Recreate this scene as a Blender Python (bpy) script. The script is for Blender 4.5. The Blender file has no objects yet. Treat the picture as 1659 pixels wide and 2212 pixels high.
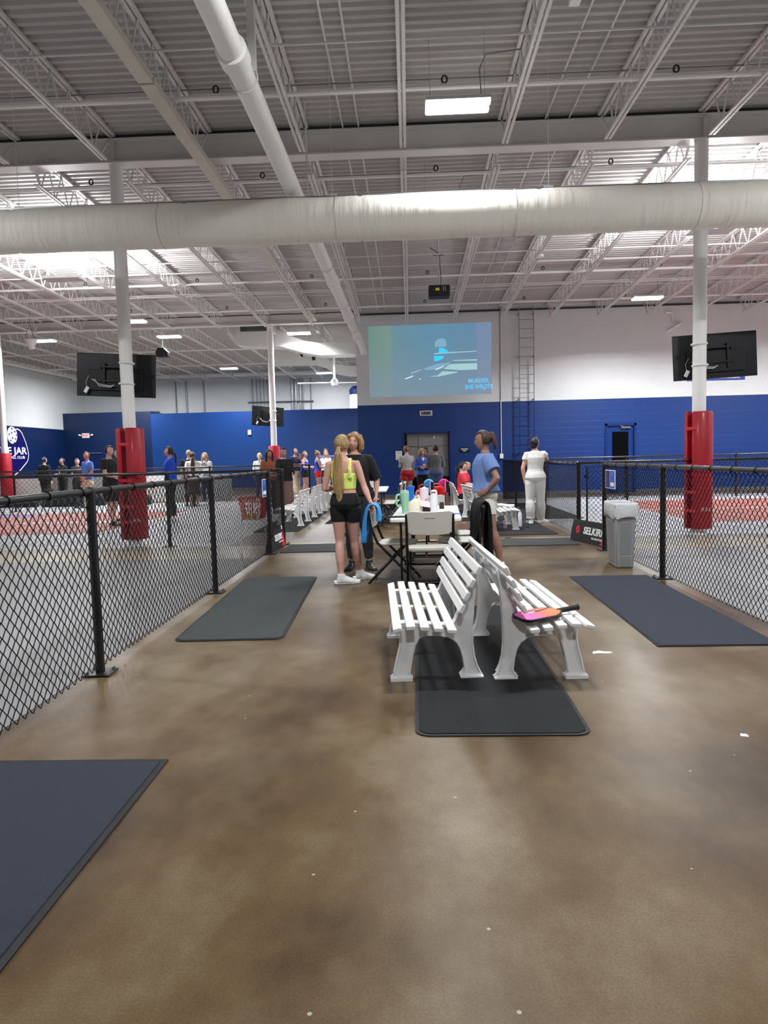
import bpy, bmesh, math, random
from mathutils import Vector, Matrix, Euler
random.seed(7)
PI = math.pi
SC = bpy.context.scene
COL = SC.collection

# ---------------------------------------------------------------- camera
F_PX, YAW, PIT, ROL, CAMH = 1533.0, math.atan(58.5/1533), math.atan(119.5/1533), math.atan(.025), 1.4
cd = bpy.data.cameras.new('camera'); cam = bpy.data.objects.new('camera', cd); COL.objects.link(cam)
cd.sensor_fit = 'VERTICAL'; cd.sensor_height = 36.0; cd.lens = 36.0*F_PX/2212
cd.clip_start = .05; cd.clip_end = 200
fw = Vector((-math.sin(YAW)*math.cos(PIT), math.cos(YAW)*math.cos(PIT), -math.sin(PIT)))
rt = Vector((math.cos(YAW), math.sin(YAW), 0)); up = rt.cross(fw)
c_, s_ = math.cos(ROL), math.sin(ROL)
rt, up = rt*c_ - up*s_, up*c_ + rt*s_
M = Matrix((rt, up, -fw)).transposed().to_4x4(); M.translation = Vector((0, 0, CAMH))
cam.matrix_world = M
SC.camera = cam

# ---------------------------------------------------------------- look and light levels
SC.view_settings.view_transform = 'Standard'; SC.view_settings.look = 'None'
SC.view_settings.gamma = 1.0; SC.view_settings.use_curve_mapping = False
SC.view_settings.exposure = 0.0
W = bpy.data.worlds.new('world'); SC.world = W; W.use_nodes = True
W.node_tree.nodes['Background'].inputs[0].default_value = (.8, .85, 1, 1)
W.node_tree.nodes['Background'].inputs[1].default_value = 0.02
P_DOWN = 270.0       # watts of one hanging fixture
P_UP = 850.0
LIGHT_COL = (.97, .985, 1.0)
# hanging fixtures: x, y, z, power factor
FIX = [  # x, y, z, power factor, spread, label
    (.69, 9.25, 5.72, .2, 140, 'lit twin-tube lamp hanging over the aisle near the camera'),
    (6.7, 20.4, 5.6, 1.75, 155, 'lit strip lamp near the right column, before the white wall'),
    (-8.23, 21.4, 5.62, 1.1, 150, 'lit strip lamp half hidden by the left column'),
    (-8.3, 24.9, 5.75, 1.3, 150, 'lit strip lamp to the right of the left column'),
    (-12.8, 24.95, 5.75, 1.3, 160, 'lit strip lamp at the far left by the white hanging unit'),
    (-3.77, 25.05, 5.75, .55, 140, 'lit strip lamp beside the far column, by the white ductwork'),
    (-8.5, 33.9, 5.75, 1.5, 180, 'farthest lit strip lamp, over the blue partition'),
    (-14.5, 34.3, 5.75, 1.9, 180, 'lit strip lamp over the far left corner, hidden by a television'),
    (12.2, 19.5, 5.6, 1.9, 165, 'added strip lamp out of view to the right, before the back wall'),  # unseen lamp added to brighten the right end of the back wall
    (.6, 4.6, 5.7, 1.0, 170, 'added strip lamp over the aisle, out of view above'),  # added above the view to light the duct face and near aisle
    (6.6, 6.2, 5.7, 1.0, 175, 'added strip lamp over the near right court, out of view above'),  # unseen, added to light the right court and duct end
    (-7.6, 6.2, 5.7, 1.0, 175, 'added strip lamp over the near left court, out of view above'),  # unseen, added to light the left court and duct end
    (-7.6, 1.5, 5.7, .6, 120, 'added strip lamp out of view left of the camera'),  # added out of view as fill for the left foreground
    (7.2, -.5, 5.7, .8, 130, 'added strip lamp out of view right of the camera'),  # added out of view as fill for the right foreground
    (-13.6, 13.5, 5.7, 1.2, 150, 'added strip lamp out of view to the left over the red court'),  # unseen lamp put in to light the left red court
    (-4.2, 28.6, 5.75, 1.6, 150, 'lit strip lamp hidden behind the boxy white duct'),
    (12.4, 12, 5.7, 1.4, 150, 'added strip lamp out of view to the right over the right court'),  # unseen lamp put in to light the right-hand court
    (-4.3, 36.8, 5.75, .8, 180, 'lit strip lamp behind the blue partition'),
    (.72, 13.2, 5.75, .75, 130, 'added strip lamp over the aisle, hidden behind the fabric duct'),  # placed by guess, unseen, to brighten people far down the aisle
    (.3, -4.5, 5.7, 1.8, 160, 'added strip lamp over the aisle, out of view behind the camera')]  # unseen lamp added to brighten faces turned to the camera
UPFIX = [(-7.75, 16.2, 5.62), (6.05, 14.7, 5.72)]

# ---------------------------------------------------------------- helpers
def srgb(r, g, b):
    f = lambda c: (c/255)/12.92 if c/255 <= .04045 else (((c/255)+.055)/1.055)**2.4
    return (f(r), f(g), f(b), 1)
MATS = {}
def mat(name, col, rough=.5, metal=0, noise=0, nscale=8, bump=0, bscale=60, coat=0, emit=None, estr=0, alpha=1, trans=0, sub=0, stretch=None, spec=.5, ior=1.45):
    if name in MATS: return MATS[name]
    m = bpy.data.materials.new(name); m.use_nodes = True; nt = m.node_tree; n = nt.nodes; L = nt.links
    b = n['Principled BSDF']; b.inputs['Base Color'].default_value = col
    b.inputs['Roughness'].default_value = rough; b.inputs['Metallic'].default_value = metal
    b.inputs['Specular IOR Level'].default_value = spec; b.inputs['IOR'].default_value = ior
    if coat: b.inputs['Coat Weight'].default_value = coat; b.inputs['Coat Roughness'].default_value = .15
    if trans: b.inputs['Transmission Weight'].default_value = trans
    if sub: b.inputs['Subsurface Weight'].default_value = sub; b.inputs['Subsurface Radius'].default_value = (.02, .008, .004)
    if alpha < 1: b.inputs['Alpha'].default_value = alpha
    if emit: b.inputs['Emission Color'].default_value = emit; b.inputs['Emission Strength'].default_value = estr
    tc = n.new('ShaderNodeTexCoord'); vec = tc.outputs['Object']
    if stretch:
        mp = n.new('ShaderNodeMapping'); mp.inputs['Scale'].default_value = stretch; L.new(vec, mp.inputs[0]); vec = mp.outputs[0]
    if noise:
        t = n.new('ShaderNodeTexNoise'); t.inputs['Scale'].default_value = nscale; t.inputs['Detail'].default_value = 4; L.new(vec, t.inputs['Vector'])
        r = n.new('ShaderNodeValToRGB'); r.color_ramp.elements[0].position = .3; r.color_ramp.elements[1].position = .7
        a = [max(0, c*(1-noise)) for c in col[:3]]; z = [min(1, c*(1+noise)) for c in col[:3]]
        r.color_ramp.elements[0].color = (*a, 1); r.color_ramp.elements[1].color = (*z, 1)
        L.new(t.outputs[0], r.inputs[0]); L.new(r.outputs[0], b.inputs['Base Color'])
    if bump:
        t = n.new('ShaderNodeTexNoise'); t.inputs['Scale'].default_value = bscale; t.inputs['Detail'].default_value = 3; L.new(vec, t.inputs['Vector'])
        bp = n.new('ShaderNodeBump'); bp.inputs['Strength'].default_value = bump; bp.inputs['Distance'].default_value = .01
        L.new(t.outputs[0], bp.inputs['Height']); L.new(bp.outputs[0], b.inputs['Normal'])
    MATS[name] = m
    return m

class MB:
    def __init__(s): s.v = []; s.f = []
    def add(s, vs, fs):
        o = len(s.v); s.v += [tuple(v) for v in vs]; s.f += [tuple(i+o for i in f) for f in fs]
        return s
    def box(s, c, d, R=None):
        x, y, z = d[0]/2, d[1]/2, d[2]/2; c = Vector(c)
        vs = [Vector((i, j, k)) for i in (-x, x) for j in (-y, y) for k in (-z, z)]
        if R: vs = [R @ v for v in vs]
        return s.add([c+v for v in vs], [(0, 1, 3, 2), (4, 6, 7, 5), (0, 4, 5, 1), (2, 3, 7, 6), (0, 2, 6, 4), (1, 5, 7, 3)])
    def b2(s, x0, x1, y0, y1, z0, z1): return s.box(((x0+x1)/2, (y0+y1)/2, (z0+z1)/2), (abs(x1-x0), abs(y1-y0), abs(z1-z0)))
    def bar(s, p, q, w, h=None, upv=(0, 0, 1)):
        p, q = Vector(p), Vector(q); d = q-p; L = d.length
        if L < 1e-6: return s
        d.normalize(); u = Vector(upv)
        if abs(d.dot(u)) > .98: u = Vector((1, 0, 0))
        r = d.cross(u).normalized(); u = r.cross(d)
        return s.box((p+q)/2, (w, L, h or w), Matrix((r, d, u)).transposed())
    def tube(s, pts, r, n=10, cap=True, closed=False, flat=1.0, upv=(0, 0, 1)):
        pts = [Vector(p) for p in pts]; m = len(pts)
        rs = r if isinstance(r, (list, tuple)) else [r]*m
        vs = []; pu = None
        for i, p in enumerate(pts):
            if closed: d = pts[(i+1) % m]-pts[i-1]
            else: d = pts[min(i+1, m-1)]-pts[max(i-1, 0)]
            d.normalize()
            u = pu if pu is not None else Vector(upv)
            if abs(d.dot(u)) > .97 and pu is None: u = Vector((1, 0, 0)) if abs(d.x) < .9 else Vector((0, 1, 0))
            a = d.cross(u)
            if a.length < 1e-5: a = d.orthogonal()
            a.normalize(); u = a.cross(d); pu = u
            rr = rs[i]; ra, rb = rr if isinstance(rr, (list, tuple)) else (rr, rr*flat)
            for k in range(n):
                t = 2*PI*k/n; vs.append(p + a*(ra*math.cos(t)) + u*(rb*math.sin(t)))
        fs = []
        for i in range(m if closed else m-1):
            j = (i+1) % m
            for k in range(n):
                k2 = (k+1) % n; fs.append((i*n+k, i*n+k2, j*n+k2, j*n+k))
        if cap and not closed: fs += [tuple(reversed(range(n))), tuple((m-1)*n+k for k in range(n))]
        return s.add(vs, fs)
    def lathe(s, prof, c=(0, 0, 0), n=24, sx=1, sy=1, cap=True):
        c = Vector(c); vs = []; fs = []
        for (r, z) in prof:
            for k in range(n):
                t = 2*PI*k/n; vs.append(c+Vector((r*sx*math.cos(t), r*sy*math.sin(t), z)))
        m = len(prof)
        for i in range(m-1):
            for k in range(n):
                k2 = (k+1) % n; fs.append((i*n+k, i*n+k2, (i+1)*n+k2, (i+1)*n+k))
        if cap: fs += [tuple(reversed(range(n))), tuple((m-1)*n+k for k in range(n))]
        return s.add(vs, fs)
    def loft(s, rings, n=20, cap=True, pw=1.0):
        # rings: (center, rx, ry) horizontal ellipses
        vs = []; fs = []
        for (c, rx, ry) in rings:
            for k in range(n):
                t = 2*PI*k/n; ct, st = math.cos(t), math.sin(t)
                ct = math.copysign(abs(ct)**pw, ct); st = math.copysign(abs(st)**pw, st)
                vs.append((c[0]+rx*ct, c[1]+ry*st, c[2]))
        m = len(rings)
        for i in range(m-1):
            for k in range(n):
                k2 = (k+1) % n; fs.append((i*n+k, i*n+k2, (i+1)*n+k2, (i+1)*n+k))
        if cap: fs += [tuple(reversed(range(n))), tuple((m-1)*n+k for k in range(n))]
        return s.add(vs, fs)
    def prism(s, poly, axis, a, b):
        # poly in the two other axes, extruded from a to b along axis ('x','y','z')
        f = {'x': lambda p, t: (t, p[0], p[1]), 'y': lambda p, t: (p[0], t, p[1]), 'z': lambda p, t: (p[0], p[1], t)}[axis]
        n = len(poly)
        return s.add([f(p, a) for p in poly]+[f(p, b) for p in poly], [tuple(range(n)), tuple(reversed(range(n, 2*n)))]+[(i, i+n, (i+1) % n+n, (i+1) % n) for i in range(n)])
    def ell(s, c, r, n=16, m=10, R=None):
        c = Vector(c); vs = []; fs = []
        for i in range(m+1):
            ph = PI*i/m
            for k in range(n):
                t = 2*PI*k/n; v = Vector((r[0]*math.sin(ph)*math.cos(t), r[1]*math.sin(ph)*math.sin(t), -r[2]*math.cos(ph)))
                if R: v = R @ v
                vs.append(c+v)
        for i in range(m):
            for k in range(n):
                k2 = (k+1) % n; fs.append((i*n+k, i*n+k2, (i+1)*n+k2, (i+1)*n+k))
        return s.add(vs, fs)
    def mesh(s, name):
        me = bpy.data.meshes.new(name); me.from_pydata(s.v, [], s.f)
        bm = bmesh.new(); bm.from_mesh(me); bmesh.ops.remove_doubles(bm, verts=bm.verts, dist=1e-6)
        bmesh.ops.recalc_face_normals(bm, faces=bm.faces); bm.to_mesh(me); bm.free()
        return me

def link(name, me, m, parent=None, smooth=None, bev=0, loc=None, rot=None):
    o = bpy.data.objects.new(name, me); COL.objects.link(o)
    if m is not None and not me.materials: me.materials.append(m)
    if parent: o.parent = parent
    if loc is not None: o.location = loc
    if rot is not None: o.rotation_euler = rot
    if smooth is not None:
        for p in me.polygons: p.use_smooth = True
        me.set_sharp_from_angle(angle=math.radians(smooth))
    if bev:
        b = o.modifiers.new('bevel', 'BEVEL'); b.width = bev; b.segments = 2; b.limit_method = 'ANGLE'; b.angle_limit = .6
    return o
def obj(name, mb, m, parent=None, smooth=35, bev=0, loc=None, rot=None):
    return link(name, mb.mesh(name), m, parent, smooth, bev, loc, rot)
def empty(name, loc=(0, 0, 0), rz=0, rot=None):
    o = bpy.data.objects.new(name, None); COL.objects.link(o); o.location = loc; o.rotation_euler = rot or (0, 0, rz); o.empty_display_size = .1
    return o
def tag(o, label, cat, group=None, kind=None):
    o['label'] = label; o['category'] = cat
    if group: o['group'] = group
    if kind: o['kind'] = kind
    return o
def thing(name, label, cat, loc=(0, 0, 0), rz=0, group=None, rot=None): return tag(empty(name, loc, rz, rot), label, cat, group)
def struct(name, mb, m, smooth=None, label=None):
    o = obj(name, mb, m, None, smooth); o['kind'] = 'structure'
    if label: o['label'] = label; o['category'] = name.split('_')[0]
    return o
def dup(root, loc, rz, label, group=None, rot=None):
    r = root.copy(); COL.objects.link(r); r.location = loc; r.rotation_euler = rot or (0, 0, rz); r['label'] = label
    if group: r['group'] = group
    def rec(a, b):
        for ch in list(a.children):
            c = ch.copy(); COL.objects.link(c); c.parent = b; rec(ch, c)
    rec(root, r)
    return r
def text(name, s, size, m, parent, loc, rot=(PI/2, 0, 0), align='CENTER', ext=.002, bold=0, shear=0, sx=1):
    cu = bpy.data.curves.new(name, 'FONT'); cu.body = s; cu.size = size; cu.align_x = align; cu.align_y = 'CENTER'
    cu.extrude = ext; cu.offset = bold; cu.shear = shear; cu.resolution_u = 3
    t = bpy.data.objects.new(name, cu); COL.objects.link(t); bpy.context.view_layer.update()
    me = bpy.data.meshes.new_from_object(t); bpy.data.objects.remove(t)
    me.materials.clear(); me.name = name
    o = link(name, me, m, parent, None, 0, loc, rot); o.scale = (sx, 1, 1)
    return o

# ---------------------------------------------------------------- setting materials
def wall_mat(name, axis, zsplit, low, high, blocks=True):
    m = bpy.data.materials.new(name); m.use_nodes = True; nt = m.node_tree; n = nt.nodes; L = nt.links; b = n['Principled BSDF']
    tc = n.new('ShaderNodeTexCoord'); sp = n.new('ShaderNodeSeparateXYZ'); L.new(tc.outputs['Object'], sp.inputs[0])
    cm = n.new('ShaderNodeCombineXYZ'); L.new(sp.outputs[0 if axis == 'y' else 1], cm.inputs[0]); L.new(sp.outputs[2], cm.inputs[1])
    gt = n.new('ShaderNodeMath'); gt.operation = 'GREATER_THAN'; gt.inputs[1].default_value = zsplit; L.new(sp.outputs[2], gt.inputs[0])
    mx = n.new('ShaderNodeMix'); mx.data_type = 'RGBA'; mx.inputs[6].default_value = low; mx.inputs[7].default_value = high; L.new(gt.outputs[0], mx.inputs[0])
    no = n.new('ShaderNodeTexNoise'); no.inputs['Scale'].default_value = 1.3; no.inputs['Detail'].default_value = 5; L.new(tc.outputs['Object'], no.inputs['Vector'])
    mr = n.new('ShaderNodeMapRange'); mr.inputs[3].default_value = .92; mr.inputs[4].default_value = 1.06; L.new(no.outputs[0], mr.inputs[0])
    m2 = n.new('ShaderNodeMix'); m2.data_type = 'RGBA'; m2.blend_type = 'MULTIPLY'; m2.inputs[0].default_value = 1; L.new(mx.outputs[2], m2.inputs[6]); L.new(mr.outputs[0], m2.inputs[7])
    L.new(m2.outputs[2], b.inputs['Base Color']); b.inputs['Roughness'].default_value = .42
    if blocks:
        br = n.new('ShaderNodeTexBrick'); br.inputs['Scale'].default_value = 1; br.inputs['Brick Width'].default_value = .406; br.inputs['Row Height'].default_value = .203
        br.inputs['Mortar Size'].default_value = .006; br.inputs['Mortar Smooth'].default_value = .6; br.inputs['Color1'].default_value = (1, 1, 1, 1); br.inputs['Color2'].default_value = (.97, .97, .97, 1); br.inputs['Mortar'].default_value = (0, 0, 0, 1)
        L.new(cm.outputs[0], br.inputs['Vector'])
        bp = n.new('ShaderNodeBump'); bp.inputs['Strength'].default_value = .3; bp.inputs['Distance'].default_value = .008
        L.new(br.outputs['Color'], bp.inputs['Height']); L.new(bp.outputs[0], b.inputs['Normal'])
    return m
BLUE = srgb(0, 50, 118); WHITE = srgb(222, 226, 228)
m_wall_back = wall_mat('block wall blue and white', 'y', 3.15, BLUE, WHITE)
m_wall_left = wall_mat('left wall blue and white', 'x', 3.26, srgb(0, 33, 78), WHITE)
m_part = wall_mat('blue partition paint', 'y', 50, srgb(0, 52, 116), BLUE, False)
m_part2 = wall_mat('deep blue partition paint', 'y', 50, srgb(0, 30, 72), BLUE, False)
m_white_wall = wall_mat('white block wall', 'y', -1, WHITE, WHITE)
m_side = wall_mat('white side wall', 'x', -1, WHITE, WHITE)
m_deck = mat('white painted steel deck', srgb(188, 185, 183), .6, noise=.05, nscale=.8)
m_steel = mat('white painted steel', srgb(218, 216, 214), .5, noise=.04, nscale=2)
m_col = mat('white column paint', srgb(243, 243, 241), .4)
m_darkgap = mat('dark gap grey', srgb(60, 60, 64), .6)
m_conduit = mat('grey conduit', srgb(140, 142, 146), .4, .6)
m_galv = mat('galvanised steel', srgb(150, 152, 156), .35, .8)
m_black = mat('black powder coat', srgb(12, 12, 14), .35, coat=.4)
m_blackpl = mat('black plastic', srgb(16, 17, 20), .45)
m_tan = mat('cream painted channel', srgb(205, 200, 186), .55, noise=.05, nscale=3)
m_pvc = mat('white drain pipe', srgb(242, 241, 238), .4)
m_pure = mat('bright white paint', srgb(240, 240, 240), .5)
m_chrome = mat('zinc bolts', srgb(200, 200, 205), .25, 1)

def floor_mat():
    m = bpy.data.materials.new('polished brown concrete'); m.use_nodes = True; nt = m.node_tree; n = nt.nodes; L = nt.links; b = n['Principled BSDF']
    tc = n.new('ShaderNodeTexCoord')
    def noise(sc, det, st=(1, 1, 1), rough=.55):
        mp = n.new('ShaderNodeMapping'); mp.inputs['Scale'].default_value = st; L.new(tc.outputs['Object'], mp.inputs[0])
        t = n.new('ShaderNodeTexNoise'); t.inputs['Scale'].default_value = sc; t.inputs['Detail'].default_value = det; t.inputs['Roughness'].default_value = rough; L.new(mp.outputs[0], t.inputs['Vector']); return t.outputs[0]
    r = n.new('ShaderNodeValToRGB'); L.new(noise(.8, 7, (1, .7, 1), .62), r.inputs[0])
    e = r.color_ramp.elements; e[0].position = .34; e[0].color = srgb(48, 32, 14); e[1].position = .66; e[1].color = srgb(114, 103, 83)
    k = e.new(.5); k.color = srgb(86, 69, 46)
    r2 = n.new('ShaderNodeMapRange'); r2.inputs[1].default_value = .35; r2.inputs[2].default_value = .65; r2.inputs[3].default_value = .8; r2.inputs[4].default_value = 1.2; L.new(noise(130, 2, rough=.7), r2.inputs[0])
    mx = n.new('ShaderNodeMix'); mx.data_type = 'RGBA'; mx.blend_type = 'MULTIPLY'; mx.inputs[0].default_value = 1; L.new(r.outputs[0], mx.inputs[6]); L.new(r2.outputs[0], mx.inputs[7])
    # pale scuffs drawn out along the aisle
    sc = n.new('ShaderNodeMapRange'); sc.inputs[1].default_value = .5; sc.inputs[2].default_value = .8; L.new(noise(1.1, 4, (1.3, .7, 1), .6), sc.inputs[0])
    sm = n.new('ShaderNodeMath'); sm.operation = 'MULTIPLY'; sm.inputs[1].default_value = .5; L.new(sc.outputs[0], sm.inputs[0])
    m3 = n.new('ShaderNodeMix'); m3.data_type = 'RGBA'; m3.inputs[7].default_value = srgb(112, 105, 90); L.new(sm.outputs[0], m3.inputs[0]); L.new(mx.outputs[2], m3.inputs[6])
    # small bright aggregate flecks
    vo = n.new('ShaderNodeTexVoronoi'); vo.inputs['Scale'].default_value = 5.5; L.new(tc.outputs['Object'], vo.inputs['Vector'])
    lt = n.new('ShaderNodeMath'); lt.operation = 'LESS_THAN'; lt.inputs[1].default_value = .035; L.new(vo.outputs['Distance'], lt.inputs[0])
    m4 = n.new('ShaderNodeMix'); m4.data_type = 'RGBA'; m4.inputs[7].default_value = srgb(150, 145, 135); L.new(lt.outputs[0], m4.inputs[0]); L.new(m3.outputs[2], m4.inputs[6])
    L.new(m4.outputs[2], b.inputs['Base Color'])
    rr = n.new('ShaderNodeMapRange'); rr.inputs[3].default_value = .26; rr.inputs[4].default_value = .42; L.new(noise(1.7, 5), rr.inputs[0]); L.new(rr.outputs[0], b.inputs['Roughness'])
    b.inputs['Specular IOR Level'].default_value = .27
    return m
m_floor = floor_mat()
m_court = mat('pale grey court coating', srgb(134, 134, 135), .45, noise=.04, nscale=2, bump=.1, bscale=200)
m_court2 = mat('white grey court coating', srgb(158, 160, 164), .45, noise=.03, nscale=2)
m_red = mat('terracotta court coating', srgb(156, 90, 80), .55, noise=.05, nscale=3)
m_line = mat('white court line', srgb(235, 235, 235), .5)
m_blueline = mat('blue court coating', srgb(70, 110, 190), .5)
m_tanfl = mat('light tan concrete', srgb(168, 160, 142), .3, noise=.12, nscale=1.5)

# ---------------------------------------------------------------- shell
def dk(y): return 6.69 - .03*max(0, min(y, 24.3)-11.8)
struct('floor', MB().b2(-19, 16.5, -12.5, 40.6, -.2, 0), m_floor)
def slab(name, x0, x1, y0, y1, m, z=.004, z0=0.0, label=None, cat='court'):
    o = struct(name, MB().b2(x0, x1, y0, y1, z0, z), m)
    if label: o['label'] = label; o['category'] = cat
    return o
slab('floor_court_surround', -18.5, -2.2, -6, 10.0, m_court)
slab('floor_court_surround', 2.83, 16, -6, 10.2, m_court)
slab('floor_tan_strip', -18.5, -2.2, 10.0, 11.4, m_tanfl, .003)
slab('floor_tan_strip', 2.83, 16, 10.2, 11.6, m_tanfl, .003)
slab('floor_court_white', -18.5, -3.0, 11.4, 24.0, m_court2)
slab('floor_court_white', 2.83, 16, 11.6, 22.0, m_court2)
slab('floor_court_red', -18.0, -6.3, 14.0, 20.0, m_red, .006)
slab('floor_court_red', 5.45, 16, 13.7, 19.8, m_red, .006)
slab('floor_court_line', -18.0, -6.3, 16.78, 16.84, m_line, .008)
slab('floor_court_line', 5.45, 16, 16.8, 16.86, m_line, .008)
slab('floor_court_line', -6.3, -6.25, 14.0, 20.0, m_line, .008)
slab('floor_court_line', 5.4, 5.45, 13.7, 19.8, m_line, .008)
slab('floor_court_line', -18, -10.4, 19.0, 19.5, m_blueline, .009)
# corrugated deck, ribs running across the hall
def deck(name, y0, y1, x0, x1):
    mb = MB(); prof = []; y = y0; p = .165
    while y < y1:
        for dy, dz in ((0, 0), (.06, 0), (.082, .042), (.143, .042)):
            prof.append((y+dy, dk(y+dy)+dz))
        y += p
    n = len(prof); mb.add([(x0, a, b) for a, b in prof]+[(x1, a, b) for a, b in prof], [(i, i+1, i+1+n, i+n) for i in range(n-1)])
    o = struct(name, mb, m_deck)
    sd = o.modifiers.new('thick', 'SOLIDIFY'); sd.thickness = .02; sd.offset = 1
    return o
deck('ceiling', -12.5, 40.6, -19, 16.5)
OX0, OX1, OZ = -.16, 1.34, 2.15          # overhead door opening
DX0, DX1, DZ = 6.62, 7.56, 2.27          # blue door
wb = MB(); ZT = 6.33
wb.b2(-1.74, OX0, 24.25, 24.45, 0, ZT).b2(OX0, OX1, 24.25, 24.45, OZ, ZT).b2(OX1, DX0, 24.25, 24.45, 0, ZT).b2(DX0, DX1, 24.25, 24.45, DZ, ZT).b2(DX1, 16.5, 24.25, 24.45, 0, ZT)
struct('wall_back', wb, m_wall_back)
struct('wall_inner', MB().b2(-1.74, -1.54, 24.45, 40, 0, ZT), m_side)
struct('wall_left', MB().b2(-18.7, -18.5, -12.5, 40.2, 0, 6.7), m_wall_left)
struct('wall_right', MB().b2(16.3, 16.5, -12.5, 24.3, 0, 6.7), m_side)
struct('wall_front', MB().b2(-18.7, 16.5, -12.7, -12.5, 0, 6.75), m_white_wall)
struct('wall_far', MB().b2(-18.7, -1.5, 40.0, 40.2, 0, 6.33), m_white_wall)
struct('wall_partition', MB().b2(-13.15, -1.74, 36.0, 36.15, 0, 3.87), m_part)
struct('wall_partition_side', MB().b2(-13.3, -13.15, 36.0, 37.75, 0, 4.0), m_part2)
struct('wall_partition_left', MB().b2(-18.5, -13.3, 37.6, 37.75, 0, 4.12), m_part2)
struct('wall_storeroom', MB().b2(-1.5, 3.2, 27.0, 27.1, 0, 3).b2(-.6, -.5, 24.45, 27.0, 0, 3).b2(2.2, 2.3, 24.45, 27, 0, 3).b2(-.6, 2.3, 24.45, 27.1, 2.9, 3), mat('storeroom paint', srgb(70, 72, 76), .7))
struct('baseboard_back', MB().b2(-1.74, OX0-.06, 24.235, 24.25, 0, .1).b2(OX1+.06, DX0-.06, 24.235, 24.25, 0, .1).b2(DX1+.06, 16.3, 24.235, 24.25, 0, .1), mat('grey vinyl base', srgb(96, 98, 104), .5))
struct('trim_1', MB().b2(-1.74, 16.3, 24.2, 24.25, 6.14, 6.2), m_darkgap)
# overhead door, partly raised
m_gdoor = mat('grey painted door', srgb(134, 134, 135), .5, noise=.04, nscale=2)
d = struct('door_1', MB().b2(OX0+.08, OX1-.02, 24.36, 24.42, .68, OZ), m_gdoor)
d['label'] = 'grey sectional overhead door in the dark blue wall, partly raised'; d['category'] = 'door'
f = MB()
for z in (1.22, 1.72): f.b2(OX0+.08, OX1-.02, 24.345, 24.36, z-.008, z+.008)
f.b2(.3, .31, 24.345, 24.36, .7, OZ)
obj('door_seam', f, mat('door seam', srgb(84, 86, 92), .6), d)
obj('jamb', MB().b2(OX0-.05, OX0, 24.22, 24.3, 0, OZ+.05).b2(OX1, OX1+.05, 24.22, 24.3, 0, OZ+.05).b2(OX0-.05, OX1+.05, 24.22, 24.3, OZ, OZ+.05), mat('dark blue jamb', srgb(14, 40, 98), .4), d)
obj('guide_rail', MB().b2(OX0+.03, OX0+.08, 24.3, 24.35, 0, OZ), m_blackpl, d)
obj('pull_plate', MB().b2(.82, .87, 24.34, 24.36, 1.98, 2.06), m_pure, d)
gx = MB().lathe([(.002, 0), (.17, 0)], n=4)
obj('viewing_panel', MB().b2(.38, .62, 24.335, 24.36, .9, 1.68), mat('dark grey panel', srgb(74, 76, 82), .5), d, bev=.05)
# blue door with a wired window
d = struct('door_2', MB().b2(DX0+.04, DX1-.04, 24.28, 24.33, .01, DZ-.04), mat('blue door paint', srgb(6, 50, 116), .35))
d['label'] = 'blue door with a dark window in the right part of the blue wall'; d['category'] = 'door'
obj('door_frame', MB().b2(DX0-.05, DX0+.03, 24.21, 24.34, 0, DZ+.05).b2(DX1-.03, DX1+.05, 24.21, 24.34, 0, DZ+.05).b2(DX0-.05, DX1+.05, 24.21, 24.34, DZ-.03, DZ+.05), mat('blue frame paint', srgb(4, 44, 104), .35), d)
obj('window_pane', MB().b2(6.82, 7.36, 24.27, 24.285, 1.0, 2.04), mat('black window glass', srgb(6, 7, 9), .12), d)
obj('door_closer', MB().b2(7.1, 7.42, 24.2, 24.27, 2.15, 2.21).bar((7.2, 24.2, 2.2), (7.05, 24.16, 2.24), .02), m_galv, d)
obj('door_handle', MB().b2(6.72, 6.76, 24.22, 24.28, 1.0, 1.1).bar((6.74, 24.22, 1.05), (6.84, 24.22, 1.05), .02), m_galv, d)

# ---------------------------------------------------------------- roof steel
def ibeam(label, y, z0, x0, x1, zt):
    t = thing('steel_beam', label, 'beam', (0, y, 0), group=None)
    obj('web', MB().b2(x0, x1, -.012, .012, z0+.02, zt-.02), m_steel, t, None)
    obj('bottom_flange', MB().b2(x0, x1, -.13, .13, z0, z0+.022), m_steel, t, None)
    obj('top_flange', MB().b2(x0, x1, -.13, .13, zt-.022, zt), m_steel, t, None)
    s = MB()
    for x in (-14.15, -4.68, 4.71):
        if x0 < x < x1: s.b2(x-.006, x+.006, -.12, .12, z0+.022, zt-.022)
    obj('stiffener', s, m_steel, t, None)
    return t
b1 = ibeam('white steel roof beam crossing above the two nearest columns', 11.8, 6.23, -18.4, 16.2, 6.61)
obj('beam_gap_shade', MB().b2(-18.4, 16.2, -.08, .08, 6.61, 6.675), m_darkgap, b1, None)  # dark bar stands in for the shaded gap between beam and deck
sp = MB().b2(-6.02, -5.66, -.02, -.012, 6.32, 6.53); obj('splice_plate', sp, m_steel, b1)
sb = MB()
for i in range(4):
    for j in range(3): sb.lathe([(.014, 0), (.014, .016)], n=6).v
sb = MB()
for i in range(4):
    for j in range(3): sb.box((-5.97+.09*i, -.028, 6.355+.07*j), (.024, .016, .024))
obj('splice_bolts', sb, m_steel, b1)
b2 = ibeam('white steel roof beam crossing above the far columns on the left', 24.5, 5.98, -18.4, -1.76, 6.28)

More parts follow.
